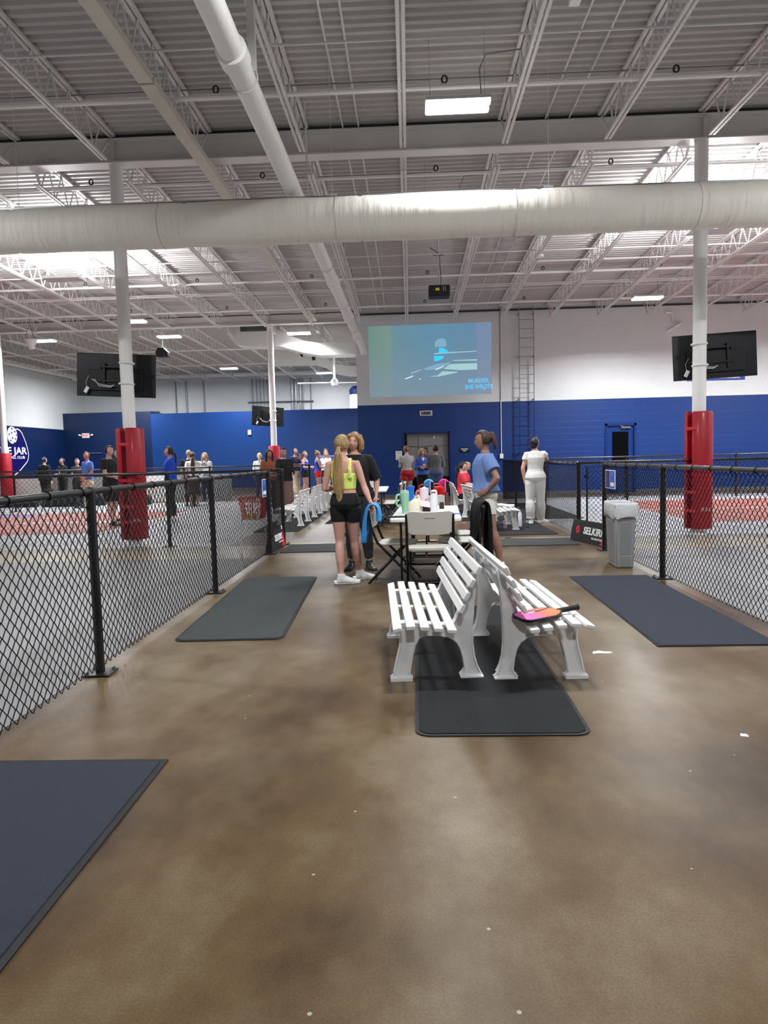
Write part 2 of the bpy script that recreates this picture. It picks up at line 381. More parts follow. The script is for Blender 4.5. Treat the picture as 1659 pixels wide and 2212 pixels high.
def web_mesh(L, z0, z1, pitch=.5):
    mb = MB(); y = .25; k = 0
    while y+pitch/2 < L-.2:
        a, b = (z0, z1) if k % 2 else (z1, z0)
        mb.bar((0, y, a), (0, y+pitch/2, b), .02, .02); y += pitch/2; k += 1
    mb.bar((0, .0, z1), (0, .25, z1), .02)
    mb.bar((0, .02, z1-.03), (0, .5, z0), .022); mb.bar((0, L-.02, z1-.03), (0, L-.5, z0), .022)
    return mb
def make_joist(L, h):
    t = thing('roof_joist', '', 'joist')
    obj('top_chord', MB().b2(-.06, -.012, 0, L, h-.045, h).b2(.012, .06, 0, L, h-.045, h), m_steel, t, None)
    obj('bottom_chord', MB().b2(-.05, -.012, .35, L-.35, 0, .035).b2(.012, .05, .35, L-.35, 0, .035), m_steel, t, None)
    obj('web_bars', web_mesh(L, .02, h-.02), m_steel, t, None)
    return t
ordn = ['', 'first', 'second', 'third', 'fourth', 'fifth', 'sixth', 'seventh', 'eighth', 'ninth', 'tenth', 'eleventh', 'twelfth']
def jl(k, bay):
    if k == 0: return 'white roof joist in the %s, the one pointing at the projected picture' % bay
    return 'white roof joist in the %s, %s %s of the picture-facing one' % (bay, ordn[abs(k)], 'right' if k > 0 else 'left')
def joists(L, y0, ks, h, slope, bay, grp):
    first = None
    for k in ks:
        z = dk(y0)-h-.005; rot = (-slope, 0, 0); lb = jl(k, bay)
        if first is None:
            first = make_joist(L, h); first.location = (1.56*k, y0, z); first.rotation_euler = rot; first['label'] = lb; first['group'] = grp
        else: dup(first, (1.56*k, y0, z), 0, lb, grp, rot)
joists(12.2, -.5, range(-5, 6), .55, 0, 'near bay', 'roof joists of the near bay')
joists(12.3, 11.9, range(-10, 9), .53, math.atan(.03), 'middle bay', 'roof joists of the middle bay')
joists(15.2, 24.6, range(-11, -1), .5, 0, 'far left bay', 'roof joists of the far left bay')

# thin bridging bars and conduits across the joists
def crossbar(y, z, x0, x1, r, m, label, cat, name, rings=None, group=None):
    t = thing(name, label, cat, (0, y, z), group=group)
    obj('pipe', MB().tube([(x0, 0, 0), (x1, 0, 0)], r, 10), m, t)
    if rings:
        for x in rings:
            rg = obj('hanger_ring', MB().tube([(x+.035*math.cos(a), .0, .1+.045*math.sin(a)) for a in [2*PI*i/14 for i in range(14)]], .012, 6, closed=True), m_blackpl, t)
            obj('hanger_clip', MB().tube([(x-.05, 0, -.01), (x-.05, 0, .045), (x+.05, 0, .045), (x+.05, 0, -.01)], .008, 6).tube([(x, 0, .05), (x, 0, .06)], .012, 6), m_steel, t)
    return t
ring_x = [-11.5, -8.5, -5.5, -2.46, .56, 3.55, 6.55, 9.5]
near_r = [-5.5, -2.46, .56, 3.55]
for y, n in ((9.72, 'nearest'), ):
    crossbar(y, 6.2, -12, 12, .03, m_pvc, 'white sprinkler pipe across the bay nearest the camera', 'pipe', 'sprinkler_pipe', near_r, 'sprinkler pipes under the roof')
wh = ['just behind the first beam', 'second behind the first beam', 'third behind the first beam', 'near the back wall']
for i, y in enumerate((12.72, 15.85, 18.95, 22.0)):
    crossbar(y, dk(y)-.42, -18.3, 16, .028, m_pvc, 'white sprinkler pipe across the roof, '+wh[i], 'pipe', 'sprinkler_pipe', ring_x[1:7] if i != 1 else None, 'sprinkler pipes under the roof')
for i, y in enumerate((29, 33.5)):
    crossbar(y, 5.9, -17.6, -1.8, .03, m_pvc, 'white pipe across the far left bay, %s of two' % ('nearer', 'farther')[i], 'pipe', 'sprinkler_pipe', None, 'pipes of the far left bay')
br = [(7.9, 6.6, 'dark', 'first'), (9.05, 6.45, 'w', 'second'), (10.3, 6.6, 'dark', 'third'), (13.3, 6.5, 'dark', 'first past the near beam'), (14.6, 6.05, 'w', 'second past the near beam'), (15.1, 6.1, 'w', 'third past the near beam'), (16.9, 6.05, 'w', 'fourth past the near beam'), (17.7, 6.02, 'w', 'fifth past the near beam'), (19.8, 5.95, 'w', 'sixth past the near beam'), (20.25, 6.1, 'w', 'seventh past the near beam'), (20.9, 6.2, 'w', 'eighth past the near beam'), (21.5, 6.25, 'w', 'ninth past the near beam'), (23.2, 6.2, 'w', 'tenth past the near beam')]
for y, z, c, nm in br:
    o = obj('bridging_bar', MB().tube([(-18, y, z), (16, y, z)], .016 if c == 'w' else .012, 8), m_steel if c == 'w' else m_conduit)
    tag(o, ('white bridging bar' if c == 'w' else 'thin grey conduit')+' crossing under the roof deck, the '+nm+(' from the camera' if y < 11 else ''), 'bar', 'cross bars under the roof deck')
# pairs of small conduits running with the joists
for i, (x, y0, y1, s) in enumerate(((-.95, 0, 24, 'left one of the left pair'), (-.7, 0, 24, 'right one of the left pair'), (2.25, 0, 24, 'left one of the right pair'), (2.62, 0, 24, 'right one of the right pair'))):
    mb = MB().tube([(x, y0, 6.64), (x, 11.7, 6.64)], .014, 6).tube([(x, 11.9, 6.62), (x, y1, dk(y1)-.06)], .014, 6)
    tag(obj('conduit', mb, m_steel), 'thin white conduit running lengthwise under the deck, '+s, 'conduit', 'small lengthwise conduits')
# cream channel
cc = MB()
for a, b in ((-1, 8.9), (8.95, 17.5), (20.2, 24.2)): cc.b2(-3.2, -3.02, a, b, 6.0, 6.09)
tag(obj('steel_channel', cc, m_tan, None, None), 'flat cream-coloured channel running lengthwise under the roof beam', 'channel')
# drain pipe
t = thing('drain_pipe', 'large white drain pipe running lengthwise towards the back wall', 'pipe', (-1.5, 0, 5.02))
obj('pipe', MB().tube([(0, -2, .0), (0, 22.6, .0), (0.05, 22.95, -.08), (.1, 23.1, -.3)], .115, 20), m_pvc, t)
for y in (6.6, 10.4, 14.9, 18.6, 21.6):
    obj('coupling', MB().tube([(0, y-.11, 0), (0, y-.1, 0), (0, y+.1, 0), (0, y+.11, 0)], [.12, .142, .142, .12], 20), m_pvc, t)
for y in (7.0, 10.7, 13.6, 17, 20.2):
    obj('hanger', MB().bar((.09, y, .05), (.09, y, 1.55), .02 if y > 8 else .07).tube([(.135*math.cos(a), y, .135*math.sin(a)) for a in [2*PI*i/16 for i in range(16)]], .008, 6, closed=True), m_steel, t)
# fabric duct
def duct_mat():
    m = bpy.data.materials.new('white duct fabric'); m.use_nodes = True; nt = m.node_tree; n = nt.nodes; L = nt.links; b = n['Principled BSDF']
    b.inputs['Base Color'].default_value = srgb(236, 232, 222); b.inputs['Roughness'].default_value = .55
    tc = n.new('ShaderNodeTexCoord'); mp = n.new('ShaderNodeMapping'); mp.inputs['Scale'].default_value = (3.2, .5, .5); L.new(tc.outputs['Object'], mp.inputs[0])
    t = n.new('ShaderNodeTexNoise'); t.inputs['Scale'].default_value = 2.4; t.inputs['Detail'].default_value = 5; L.new(mp.outputs[0], t.inputs['Vector'])
    bp = n.new('ShaderNodeBump'); bp.inputs['Strength'].default_value = .55; bp.inputs['Distance'].default_value = .05; L.new(t.outputs[0], bp.inputs['Height']); L.new(bp.outputs[0], b.inputs['Normal'])
    return m
t = thing('fabric_duct', 'white fabric air duct spanning the hall in front of the columns', 'duct', (0, 9.7, 4.56))
R0 = .285; pts = []; rs = []
x = -13.0
while x <= 13.0:
    pts.append((x, 0, 0)); r = R0 + .003*math.sin(x*7.3)+.003*math.sin(x*3.1+1)
    ph = (x+.62) % 2.34
    if ph < .05: r -= .012
    rs.append(r); x += .045
obj('sleeve', MB().tube(pts, rs, 40), duct_mat(), t, 60)
obj('track', MB().b2(-13, 13, -.012, .012, R0-.01, R0+.03), m_galv, t, None)
for i in range(12):
    xx = -12.9+2.34*i+.3; sm_ = MB()
    sm_.tube([(xx, (R0+.003)*math.cos(a), (R0+.003)*math.sin(a)) for a in [2*PI*j/32 for j in range(32)]], .004, 5, closed=True)
    obj('seam_ring', sm_, mat('duct seam', srgb(188, 184, 174), .6), t)
ho = MB(); a = math.radians(222)
for i in range(100):
    xx = -9.9+.198*i
    ho.ell((xx, R0*math.cos(a), R0*math.sin(a)), (.009, .009, .009), 8, 5)
o = obj('air_outlets', ho, m_pure, t); o['kind'] = 'stuff'
for xx in (-5.2, -.95, 1.9, 6.0):
    obj('cable', MB().tube([(xx, 0, R0), (xx, 0, 2.1)], .003, 5).b2(xx-.06, xx+.06, -.01, .01, R0+.02, R0+.045), m_steel, t)

# ---------------------------------------------------------------- columns with red pads
m_pad = mat('red vinyl padding', srgb(158, 4, 30), .5, coat=.1, noise=.06, nscale=2)
m_strap = mat('red webbing strap', srgb(200, 40, 60), .6)
m_maskwh = mat('white pad lettering', srgb(215, 190, 195), .6)
def pad_mesh(r0, r1, z0, z1, gap, a0, n=40):
    mb = MB(); prof = [(r0, z0), (r1-.02, z0), (r1, z0+.03), (r1, z1-.03), (r1-.02, z1), (r0, z1)]; m = len(prof); vs = []; fs = []
    for i in range(n+1):
        a = a0+gap/2+(2*PI-gap)*i/n
        for r, z in prof: vs.append((r*math.cos(a), r*math.sin(a), z))
    for i in range(n):
        for k in range(m): fs.append((i*m+k, (i+1)*m+k, (i+1)*m+(k+1) % m, i*m+(k+1) % m))
    fs += [tuple(range(m)), tuple(n*m+k for k in reversed(range(m)))]
    return mb.add(vs, fs)
def column(x, y, top, pz0, pz1, label, gap, a0, r1=.215, mark=None):
    t = thing('column', label, 'column', (x, y, 0))
    obj('post', MB().lathe([(.105, 0), (.105, top)], n=28), m_col, t)
    obj('base_ring', MB().lathe([(.105, 0), (.15, 0), (.15, .03), (.105, .035)], n=28), m_col, t)
    if pz1:
        p = tag(obj('column_pad', pad_mesh(.125, r1, pz0, pz1, gap, a0), m_pad, None, 40, loc=(x, y, 0)), label.replace('white steel column', 'red vinyl pad round the column'), 'pad')
        for z in (pz1-.27, pz1-.87, pz1-1.3, pz0+.3):
            pts = [((r1+.006)*math.cos(a0+u), (r1+.006)*math.sin(a0+u), z) for u in [gap*.5+.3-(gap+.6)*i/8 for i in range(9)]]
            obj('strap', MB().tube(pts, [(.003, .03)]*9, 6), m_strap, p)
        if mark is not None:
            text('marking', 'SKN', .085, m_maskwh, p, ((r1+.002)*math.cos(mark), (r1+.002)*math.sin(mark), pz0+.32), (PI/2, 0, mark+PI/2), ext=.001)
    return t
column(4.71, 11.8, 6.23, .1, 2.0, 'white steel column on the right, behind the grey bin', .45, math.radians(208), mark=math.radians(-82))
column(-4.68, 11.8, 6.23, .12, 1.98, 'white steel column on the left, behind the near mesh fence', .42, math.radians(262), .225, mark=math.radians(-60))
column(-4.68, 24.5, 5.98, .1, 1.87, 'white steel column far back, behind the woman with a bun', .3, math.radians(100), .2)
column(-14.2, 24.5, 5.98, .1, 1.85, 'white steel column at the left edge, in front of the wall emblem', .3, math.radians(180), .2)

# ---------------------------------------------------------------- televisions (seen from behind)
def tv(x, y, z, w, h, rz, roll, label, colx, coly):
    t = thing('television', label, 'television', (x, y, z), rot=(0, roll, rz))
    obj('back_shell', MB().b2(-w/2, w/2, .0, .03, -h/2, h/2), mat('tv back', srgb(20, 22, 27), .4), t, bev=.008)
    obj('screen', MB().b2(-w/2+.01, w/2-.01, .03, .034, -h/2+.01, h/2-.01), mat('screen glass', srgb(4, 4, 6), .1), t)
    obj('rear_housing', MB().b2(-w*.34, w*.34, -.035, 0, -h*.36, h*.12), mat('tv housing', srgb(12, 13, 16), .5), t, bev=.01)
    mt = MB().b2(-.28, .28, -.06, -.035, .12, .15).b2(-.28, .28, -.06, -.035, -.12, -.09).b2(-.2, -.17, -.07, -.035, -.2, .2).b2(.17, .2, -.07, -.035, -.2, .2)
    obj('wall_mount', mt, m_blackpl, t)
    obj('power_adapter', MB().box((-w*.36, -.06, -h*.36), (.055, .03, .11), Matrix.Rotation(.5, 3, 'Y')), m_pure, t, bev=.005)
    cb = MB()
    for k in range(3): cb.tube([(-w*.3+.03*k, -.06, -.08), (-w*.2, -.07, -.16-.02*k), (-w*.05, -.08, -.19-.012*k), (.0, -.1, -.17)], .006, 6)
    cb.tube([(-w*.33, -.05, -.02+0), (-w*.37, -.05, -.12), (-w*.36, -.06, -.22)], .004, 5)
    obj('cables', cb, mat('cable grey', srgb(190, 190, 190), .5), t)
    # collar clamps round the column belong to the mount
    cl = MB(); inv = Matrix.Rotation(-rz, 3, 'Z')
    for zz in (.17, -.17):
        p = inv @ Vector((colx-x, coly-y, 0))
        cl.tube([(p.x+.118*math.cos(a), p.y+.118*math.sin(a), zz) for a in [2*PI*i/20 for i in range(20)]], [(.014, .016)]*20, 6, closed=True)
        cl.bar((p.x, p.y+.1, zz), (p.x*.6, -.05, zz*.8), .04, .03)
    obj('column_clamp', cl, m_pure, t)
    return t
tv(5.09, 12.12, 2.93, 1.37, .74, 0, -math.radians(2.6), 'black television on the right column, seen from behind', 4.71, 11.8)
tv(-4.98, 12.1, 2.9, 1.33, .73, math.radians(4), math.radians(3.2), 'black television on the left column, seen from behind', -4.68, 11.8)
tv(-4.9, 24.75, 2.9, 1.17, .68, math.radians(32), math.radians(3), 'small-looking black television on the far column, seen from behind', -4.68, 24.5)

# ---------------------------------------------------------------- lamps
m_lamp = mat('lit diffuser', (1, 1, 1, 1), .5, emit=(1, 1, 1, 1), estr=9)
m_house = mat('lamp housing', srgb(205, 206, 208), .4)
fx = None
for i, (x, y, z, pw, spd, lb) in enumerate(FIX):
    if fx is None:
        fx = thing('hanging_lamp', lb, 'lamp', (x, y, z), group='hanging strip lamps'); r = fx
        obj('housing', MB().b2(-.4, .4, -.16, .16, .03, .07), m_house, fx, None)
        for s in (-1, 1): obj('light_bar', MB().b2(-.4, .4, s*.098-.052, s*.098+.052, -.02, .03), m_lamp, fx, 40, .02)
        for q in (-.34, .34): obj('suspension_wire', MB().tube([(q, 0, .07), (q, 0, .9)], .003, 5), m_conduit, fx)
        obj('power_cord', MB().tube([(.3, 0, .07), (.28, 0, .45), (.36, 0, .62), (.8, 0, .66)], .008, 6), m_conduit, fx)
    else: r = dup(fx, (x, y, z), 0, lb)
    ld = bpy.data.lights.new('lamp_light', 'AREA'); ld.shape = 'RECTANGLE'; ld.size = .78; ld.size_y = .3; ld.energy = P_DOWN*pw; ld.color = LIGHT_COL; ld.spread = math.radians(spd)
    lo = bpy.data.objects.new('lamp_light', ld); COL.objects.link(lo); lo.location = (0, 0, -.026); lo.parent = r
upf = ['upward-shining lamp under the deck at upper left, below the duct', 'upward-shining lamp under the deck to the right, below the duct']
for i, (x, y, z) in enumerate(UPFIX):
    u = thing('uplight', upf[i], 'lamp', (x, y, z))
    obj('housing', MB().b2(-.42, .42, -.2, .2, -.04, .02), m_house, u, None)
    obj('lens', MB().b2(-.38, .38, -.16, .16, .02, .03), m_lamp, u, None)
    for q in (-.34, .34): obj('suspension_wire', MB().tube([(q, 0, 0), (q, 0, 1.0)], .003, 5), m_conduit, u)
    ld = bpy.data.lights.new('lamp_light', 'AREA'); ld.shape = 'RECTANGLE'; ld.size = .7; ld.size_y = .3; ld.energy = P_UP; ld.color = LIGHT_COL
    lo = bpy.data.objects.new('lamp_light', ld); COL.objects.link(lo); lo.location = (0, 0, .035); lo.rotation_euler = (PI, 0, 0); lo.parent = u

# ---------------------------------------------------------------- chain-link fences
m_wire = mat('black vinyl wire', srgb(7, 7, 8), .6, spec=.25)
PANEL = {}
def panel_mesh(L, H=1.162, p=.04, r=.003):
    key = round(L, 2)
    if key in PANEL: return PANEL[key]
    mb = MB(); n = max(2, int(L/p)); pz = p; rows = int(H/pz); q = L/n; z0 = .04
    tri = [(math.cos(a), math.sin(a)) for a in (PI/2, PI*7/6, PI*11/6)]
    for i in range(n):
        xc = (i+.5)*q; vs = []; fs = []
        for k in range(rows+1):
            x = xc + (q*.53 if (k+i) % 2 else -q*.53)
            y = .0028 if ((k+i) % 2) else -.0028
            for c, s in tri: vs.append((x + c*r*1.2, y + s*r*1.3, z0+k*pz))
        for k in range(rows):
            for j in range(3): fs.append((k*3+j, k*3+(j+1) % 3, (k+1)*3+(j+1) % 3, (k+1)*3+j))
        mb.add(vs, fs)
    me = bpy.data.meshes.new('mesh_panel'); me.from_pydata(mb.v, [], mb.f); me.materials.append(m_wire)
    PANEL[key] = me
    return me
def fence(p0, p1, posts, label, H=1.22, end=True, thick=.03):
    p0, p1 = Vector(p0), Vector(p1); d = p1-p0; L = d.length; rz = math.atan2(d.y, d.x)
    t = thing('chain_link_fence', label, 'fence', (p0.x, p0.y, 0), rz)
    obj('top_rail', MB().tube([(0, 0, H), (L, 0, H)], .023, 14), m_black, t)
    tie = MB(); x = .3
    while x < L:
        tie.tube([(x+.02*(i/9-.5), .026*math.cos(2*PI*i/9), H+.026*math.sin(2*PI*i/9)) for i in range(10)], .004, 5); x += .42
    obj('rail_ties', tie, m_wire, t)
    ps = sorted(posts)
    for x in ps:
        q = obj('post', MB().lathe([(thick, .01), (thick, H-.015)], (x, 0, 0), 18).lathe([(thick+.004, H-.04), (thick+.004, H+.012), (.024, H+.03)], (x, 0, 0), 18), m_black, t)
        obj('base_plate', MB().b2(x-.09, x+.09, -.09, .09, 0.004, .014), m_black, q, bev=.004)
        bo = MB()
        for i in (-1, 1):
            for j in (-1, 1): bo.lathe([(.013, .014), (.013, .026), (.006, .03)], (x+.065*i, .065*j, 0), 6)
        obj('anchor_bolts', bo, m_chrome, q)
    es = [0]+[x for x in ps if .1 < x < L-.1]+[L]
    for a, b in zip(es[:-1], es[1:]):
        link('wire_mesh', panel_mesh(b-a), None, t, loc=(a, 0, 0))
    return t
XL, XR = -2.1, 2.73
fence((XL, -.9, 0), (XL, 10.45, 0), [2.85, 5.48, 8.31, 11.3], 'black mesh fence along the left side of the aisle, nearest the camera')
fence((XL, 11.55, 0), (-18.4, 11.55, 0), [0, 1.9, 4.9, 7.7, 8.75, 10.5, 13.4], 'black mesh fence crossing the left courts behind the near one')
fence((-3.0, 21.1, 0), (-18.4, 21.1, 0), [0, 3.0, 6.0, 9.0, 12.0, 14.0], 'black mesh fence crossing the left courts farther back')
fence((XR, -.9, 0), (XR, 10.1, 0), [3.2, 5.9, 8.68, 11.0], 'black mesh fence along the right side of the aisle, passing the grey bin', thick=.032)
fence((XR+.02, 11.7, 0), (XR, 14.55, 0), [0.02, 2.85], 'black mesh fence the woman in white leans on', thick=.036)
fence((XR+.06, 11.75, 0), (16.2, 11.75, 0), [4.2, 7.2, 10.2], 'black mesh fence crossing the right court behind the red column pad')
fence((3.75, 21.2, 0), (16.2, 21.2, 0), [0, 2.6, 5.8, 9.0], 'black mesh fence crossing the right court near the back wall')
fence((XR, 16.0, 0), (XR, 21.1, 0), [0.05, 2.5], 'black mesh fence behind the woman in white')
def gate(p0, p1, label):
    p0, p1 = Vector(p0), Vector(p1); d = p1-p0; L = d.length
    t = thing('fence_gate', label, 'gate', (p0.x, p0.y, 0), math.atan2(d.y, d.x))
    obj('gate_frame', MB().tube([(.03, 0, .06), (L-.03, 0, .06), (L-.03, 0, 1.16), (.03, 0, 1.16)], .017, 10, closed=True), m_black, t)
    link('wire_mesh', panel_mesh(L-.08, 1.08), None, t, loc=(.04, 0, .02))
    obj('hinges', MB().box((.02, 0, .25), (.05, .05, .05)).box((.02, 0, 1.0), (.05, .05, .05)), m_black, t)
    return t
gate((XR+.1, 11.6, 0), (XR+.62, 11.0, 0), 'open black mesh gate beside the right-hand banner')
gate((XL-.02, 10.6, 0), (XL-.0, 11.5, 0), 'black mesh gate behind the left-hand banner')
gate((2.8, 21.25, 0), (3.7, 21.25, 0), 'black mesh gate near the back wall behind the woman in white')

# ---------------------------------------------------------------- floor mats
m_mat = mat('black ribbed mat', srgb(17, 19, 22), .95, noise=.35, nscale=220, bump=.6, bscale=260)
m_matc = mat('slate carpet mat', srgb(38, 44, 56), .95, noise=.25, nscale=180, bump=.5, bscale=300)
m_matg = mat('grey green mat', srgb(52, 57, 58), .95, noise=.25, nscale=160, bump=.5, bscale=240)
m_rub = mat('mat rubber edge', srgb(24, 25, 28), .6)
def rrect(x0, x1, y0, y1, r, n=6):
    P = []
    for cx, cy, a in ((x1-r, y1-r, 0), (x0+r, y1-r, 90), (x0+r, y0+r, 180), (x1-r, y0+r, 270)):
        for i in range(n+1):
            b = math.radians(a+90*i/n); P.append((cx+r*math.cos(b), cy+r*math.sin(b)))
    return P
def floor_mat_obj(cx, cy, w, l, rz, m, label, r=.07, e=.02, z=.0):
    t = thing('floor_mat', label, 'mat', (cx, cy, z), rz)
    obj('rubber_border', MB().prism(rrect(-w/2, w/2, -l/2, l/2, r), 'z', .0, .007), m_rub, t)
    obj('pile', MB().prism(rrect(-w/2+e, w/2-e, -l/2+e, l/2-e, max(.005, r-.015)), 'z', .006, .011), m, t)
    return t
floor_mat_obj(.45, 4.97, .88, 3.05, math.radians(-.5), m_mat, 'black ribbed mat with rounded corners under the two near benches', .08)
floor_mat_obj(-1.5, 6.83, .86, 2.9, math.radians(2.0), m_matg, 'dark grey mat beside the near left fence, left of the woman in the yellow top', .09)
floor_mat_obj(-1.63, 1.6, .93, 3.2, 0, m_matc, 'large slate-blue mat at the lower left corner', .005, .03)
floor_mat_obj(2.18, 6.5, .86, 2.95, math.radians(-.5), m_matc, 'slate-blue mat along the right fence in front of the grey bin', .008, .012)
floor_mat_obj(-1.5, 10.97, .98, .98, 0, m_matg, 'small grey mat beside the left-hand banner', .05)
floor_mat_obj(1.9, 11.15, 1.3, .86, 0, m_matg, 'small grey mat beside the right-hand banner', .02)
floor_mat_obj(1.98, 13.5, 1.1, 2.7, 0, m_mat, 'black mat under the bench and the woman in white', .06)
floor_mat_obj(-2.62, 16.0, .9, 5.0, 0, m_mat, 'long black mat under the row of white benches', .06)
floor_mat_obj(.9, 17.5, 5.5, 5.0, 0, m_mat, 'wide black mat under the far table and chairs', .05)

# ---------------------------------------------------------------- litter and tape
o = tag(obj('paper_scrap', MB().prism([(0, 0), (.05, .015), (.1, .005), (.14, .02), (.13, .045), (.09, .05), (.06, .075), (.03, .06), (.01, .05)], 'z', 0, .002), m_pure, loc=(1.24, 4.88, .0)), 'torn white paper scrap on the floor between the bench and the right mat', 'paper')
o = tag(obj('paper_scrap', MB().prism([(0, 0), (.035, -.01), (.04, .02), (.01, .03)], 'z', 0, .002), m_pure, loc=(1.58, 3.42, .0)), 'tiny white paper scrap on the bare floor at the right', 'paper')
for (x, y, w) in ((-1.2, 11.6, 1.7), (.75, 11.75, 1.6), (2.15, 11.78, 1.0)):
    s = struct('floor_joint', MB().b2(x-w/2, x+w/2, y-.02, y+.02, 0, .002), mat('worn joint filler', srgb(190, 182, 160), .4))

# ---------------------------------------------------------------- benches
m_bench = mat('white moulded plastic', srgb(232, 232, 232), .32, coat=.15, noise=.015, nscale=5)
def make_bench():
    t = thing('garden_bench', '', 'bench')
    P = [(-.15, 0), (-.012, 0), (-.008, .022), (-.03, .045), (-.022, .1), (-.01, .16), (.008, .23), (.032, .268), (.075, .288), (.15, .285), (.22, .272), (.268, .24), (.292, .2), (.308, .14), (.318, .07), (.31, .045), (.288, .022), (.288, 0),
         (.432, 0), (.432, .022), (.412, .045), (.39, .09), (.374, .15), (.366, .23), (.367, .35), (.377, .5), (.4, .665), (.375, .665), (.335, .55), (.295, .455), (.262, .375), (.24, .345), (.1, .356), (-.03, .37), (-.108, .365), (-.085, .33), (-.078, .27), (-.088, .2), (-.108, .12), (-.125, .045), (-.15, .022)]
    for y in (-.53, .53):
        f = obj('side_frame', MB().prism(P, 'y', y-.016, y+.016), m_bench, t, 30)
        rim = MB()
        for yy in (-.026, .026): rim.tube([(a, y+yy, b) for a, b in P[3:17]], .007, 6).tube([(a, y+yy, b) for a, b in P[20:-1]], .007, 6)
        for a, b in ((-.15, -.012), (.288, .432)): rim.b2(a, b, y-.04, y+.04, 0, .02)
        obj('frame_rim', rim, m_bench, f, 30)
    sl = [(-.105, .372, 14), (-.025, .383, 3), (.058, .377, -3), (.14, .366, -5), (.22, .355, -6)]
    for x, z, a in sl: obj('seat_slat', MB().box((x, 0, z), (.054, 1.52, .028), Matrix.Rotation(math.radians(-a), 3, 'Y')), m_bench, t, 30, .006)
    bs = [(.382, .715), (.344, .64), (.312, .562), (.283, .488)]
    for x, z in bs: obj('back_slat', MB().box((x, 0, z), (.028, 1.52, .056), Matrix.Rotation(math.radians(24), 3, 'Y')), m_bench, t, 30, .006)
    for y in (-.53, 0, .53):
        obj('seat_support', MB().bar((-.1, y, .352), (.235, y, .334), .05, .022), m_bench, t, 30, .004)
        obj('back_support', MB().bar((.29, y, .46), (.4, y, .69), .05, .02), m_bench, t, 30, .004)
    return t
BN = make_bench(); BN.location = (-.03, 4.9, 0); BN.rotation_euler.z = math.radians(3); BN['label'] = 'near white slatted bench facing left, its back against the one with the paddle'; BN['group'] = 'white plastic park benches'
dup(BN, (.895, 4.9, 0), math.radians(183), 'near white slatted bench facing right with a paddle on its seat')
for i, y in enumerate((15.13, 17.25, 19.3)):
    dup(BN, (-2.65, y, 0), 0, ['nearest white bench of the row beside the far left fence', 'middle white bench of the row beside the far left fence', 'farthest white bench of the row beside the far left fence'][i])
dup(BN, (1.83, 13.53, 0), PI, 'white bench behind the girl in the blue shirt, papers on its seat')
dup(BN, (1.37, 17.1, 0), PI, 'white bench the two women in red shirts sit on')
dup(BN, (1.6, 15.3, 0), PI+.1, 'white bench half hidden between the girl in blue and the women in red')

# paddle
def paddle_mat():
    m = bpy.data.materials.new('paddle face print'); m.use_nodes = True; nt = m.node_tree; n = nt.nodes; L = nt.links; b = n['Principled BSDF']
    tc = n.new('ShaderNodeTexCoord'); sp = n.new('ShaderNodeSeparateXYZ'); L.new(tc.outputs['Object'], sp.inputs[0])
    mr = n.new('ShaderNodeMapRange'); mr.inputs[1].default_value = -.14; mr.inputs[2].default_value = .14; L.new(sp.outputs[0], mr.inputs[0])
    r = n.new('ShaderNodeValToRGB'); e = r.color_ramp.elements; e[0].color = srgb(206, 84, 170); e[1].color = srgb(246, 120, 60); k = e.new(.42); k.color = srgb(232, 88, 120); k = e.new(.52); k.color = srgb(238, 96, 72)
    L.new(mr.outputs[0], r.inputs[0]); L.new(r.outputs[0], b.inputs['Base Color']); b.inputs['Roughness'].default_value = .5
    return m
pt = thing('pickleball_paddle', 'pink and orange paddle with black grip on the seat of the near right bench', 'paddle', (.775, 4.3, .418), math.radians(25), rot=(math.radians(3), math.radians(-3), math.radians(25)))
def padshape(w, l0, l1, r):
    P = []
    for cx, cy, a in ((l0+r, -w+r, 270), (l0+r, w-r, 180)):
        for i in range(8):
            b_ = math.radians(a-90*i/7); P.append((cx+r*math.cos(b_), cy+r*math.sin(b_)))
    P += [(l1-.06, w), (l1-.02, w*.75), (l1+.02, .02), (l1+.02, -.02), (l1-.02, -w*.75), (l1-.06, -w)]
    return P
obj('edge_guard', MB().prism(padshape(.098, -.165, .125, .06), 'z', -.008, .008), m_blackpl, pt)
obj('paddle_face', MB().prism(padshape(.088, -.156, .112, .052), 'z', .008, .0095), paddle_mat(), pt)
obj('face_graphic', MB().prism([(-.03, .02), (.02, .03), (.09, .05), (.1, .065), (.03, .05), (.0, .05), (-.02, .06), (-.05, .06), (-.05, .045), (-.03, .04)], 'z', .0095, .0102), mat('dark maroon print', srgb(70, 22, 34), .5), pt)
text('lettering', 'LATITUDE', .026, m_pure, pt, (-.075, .032, .0105), (0, 0, math.radians(3)), ext=.0002, bold=.0005)
obj('grip', MB().tube([(.12, 0, 0), (.145, 0, 0), (.26, 0, 0), (.268, 0, 0), (.28, 0, 0), (.284, 0, 0)], [.012, .016, .0165, .0165, .02, .012], 12), mat('black grip tape', srgb(14, 14, 15), .75, bump=.3, bscale=120), pt)

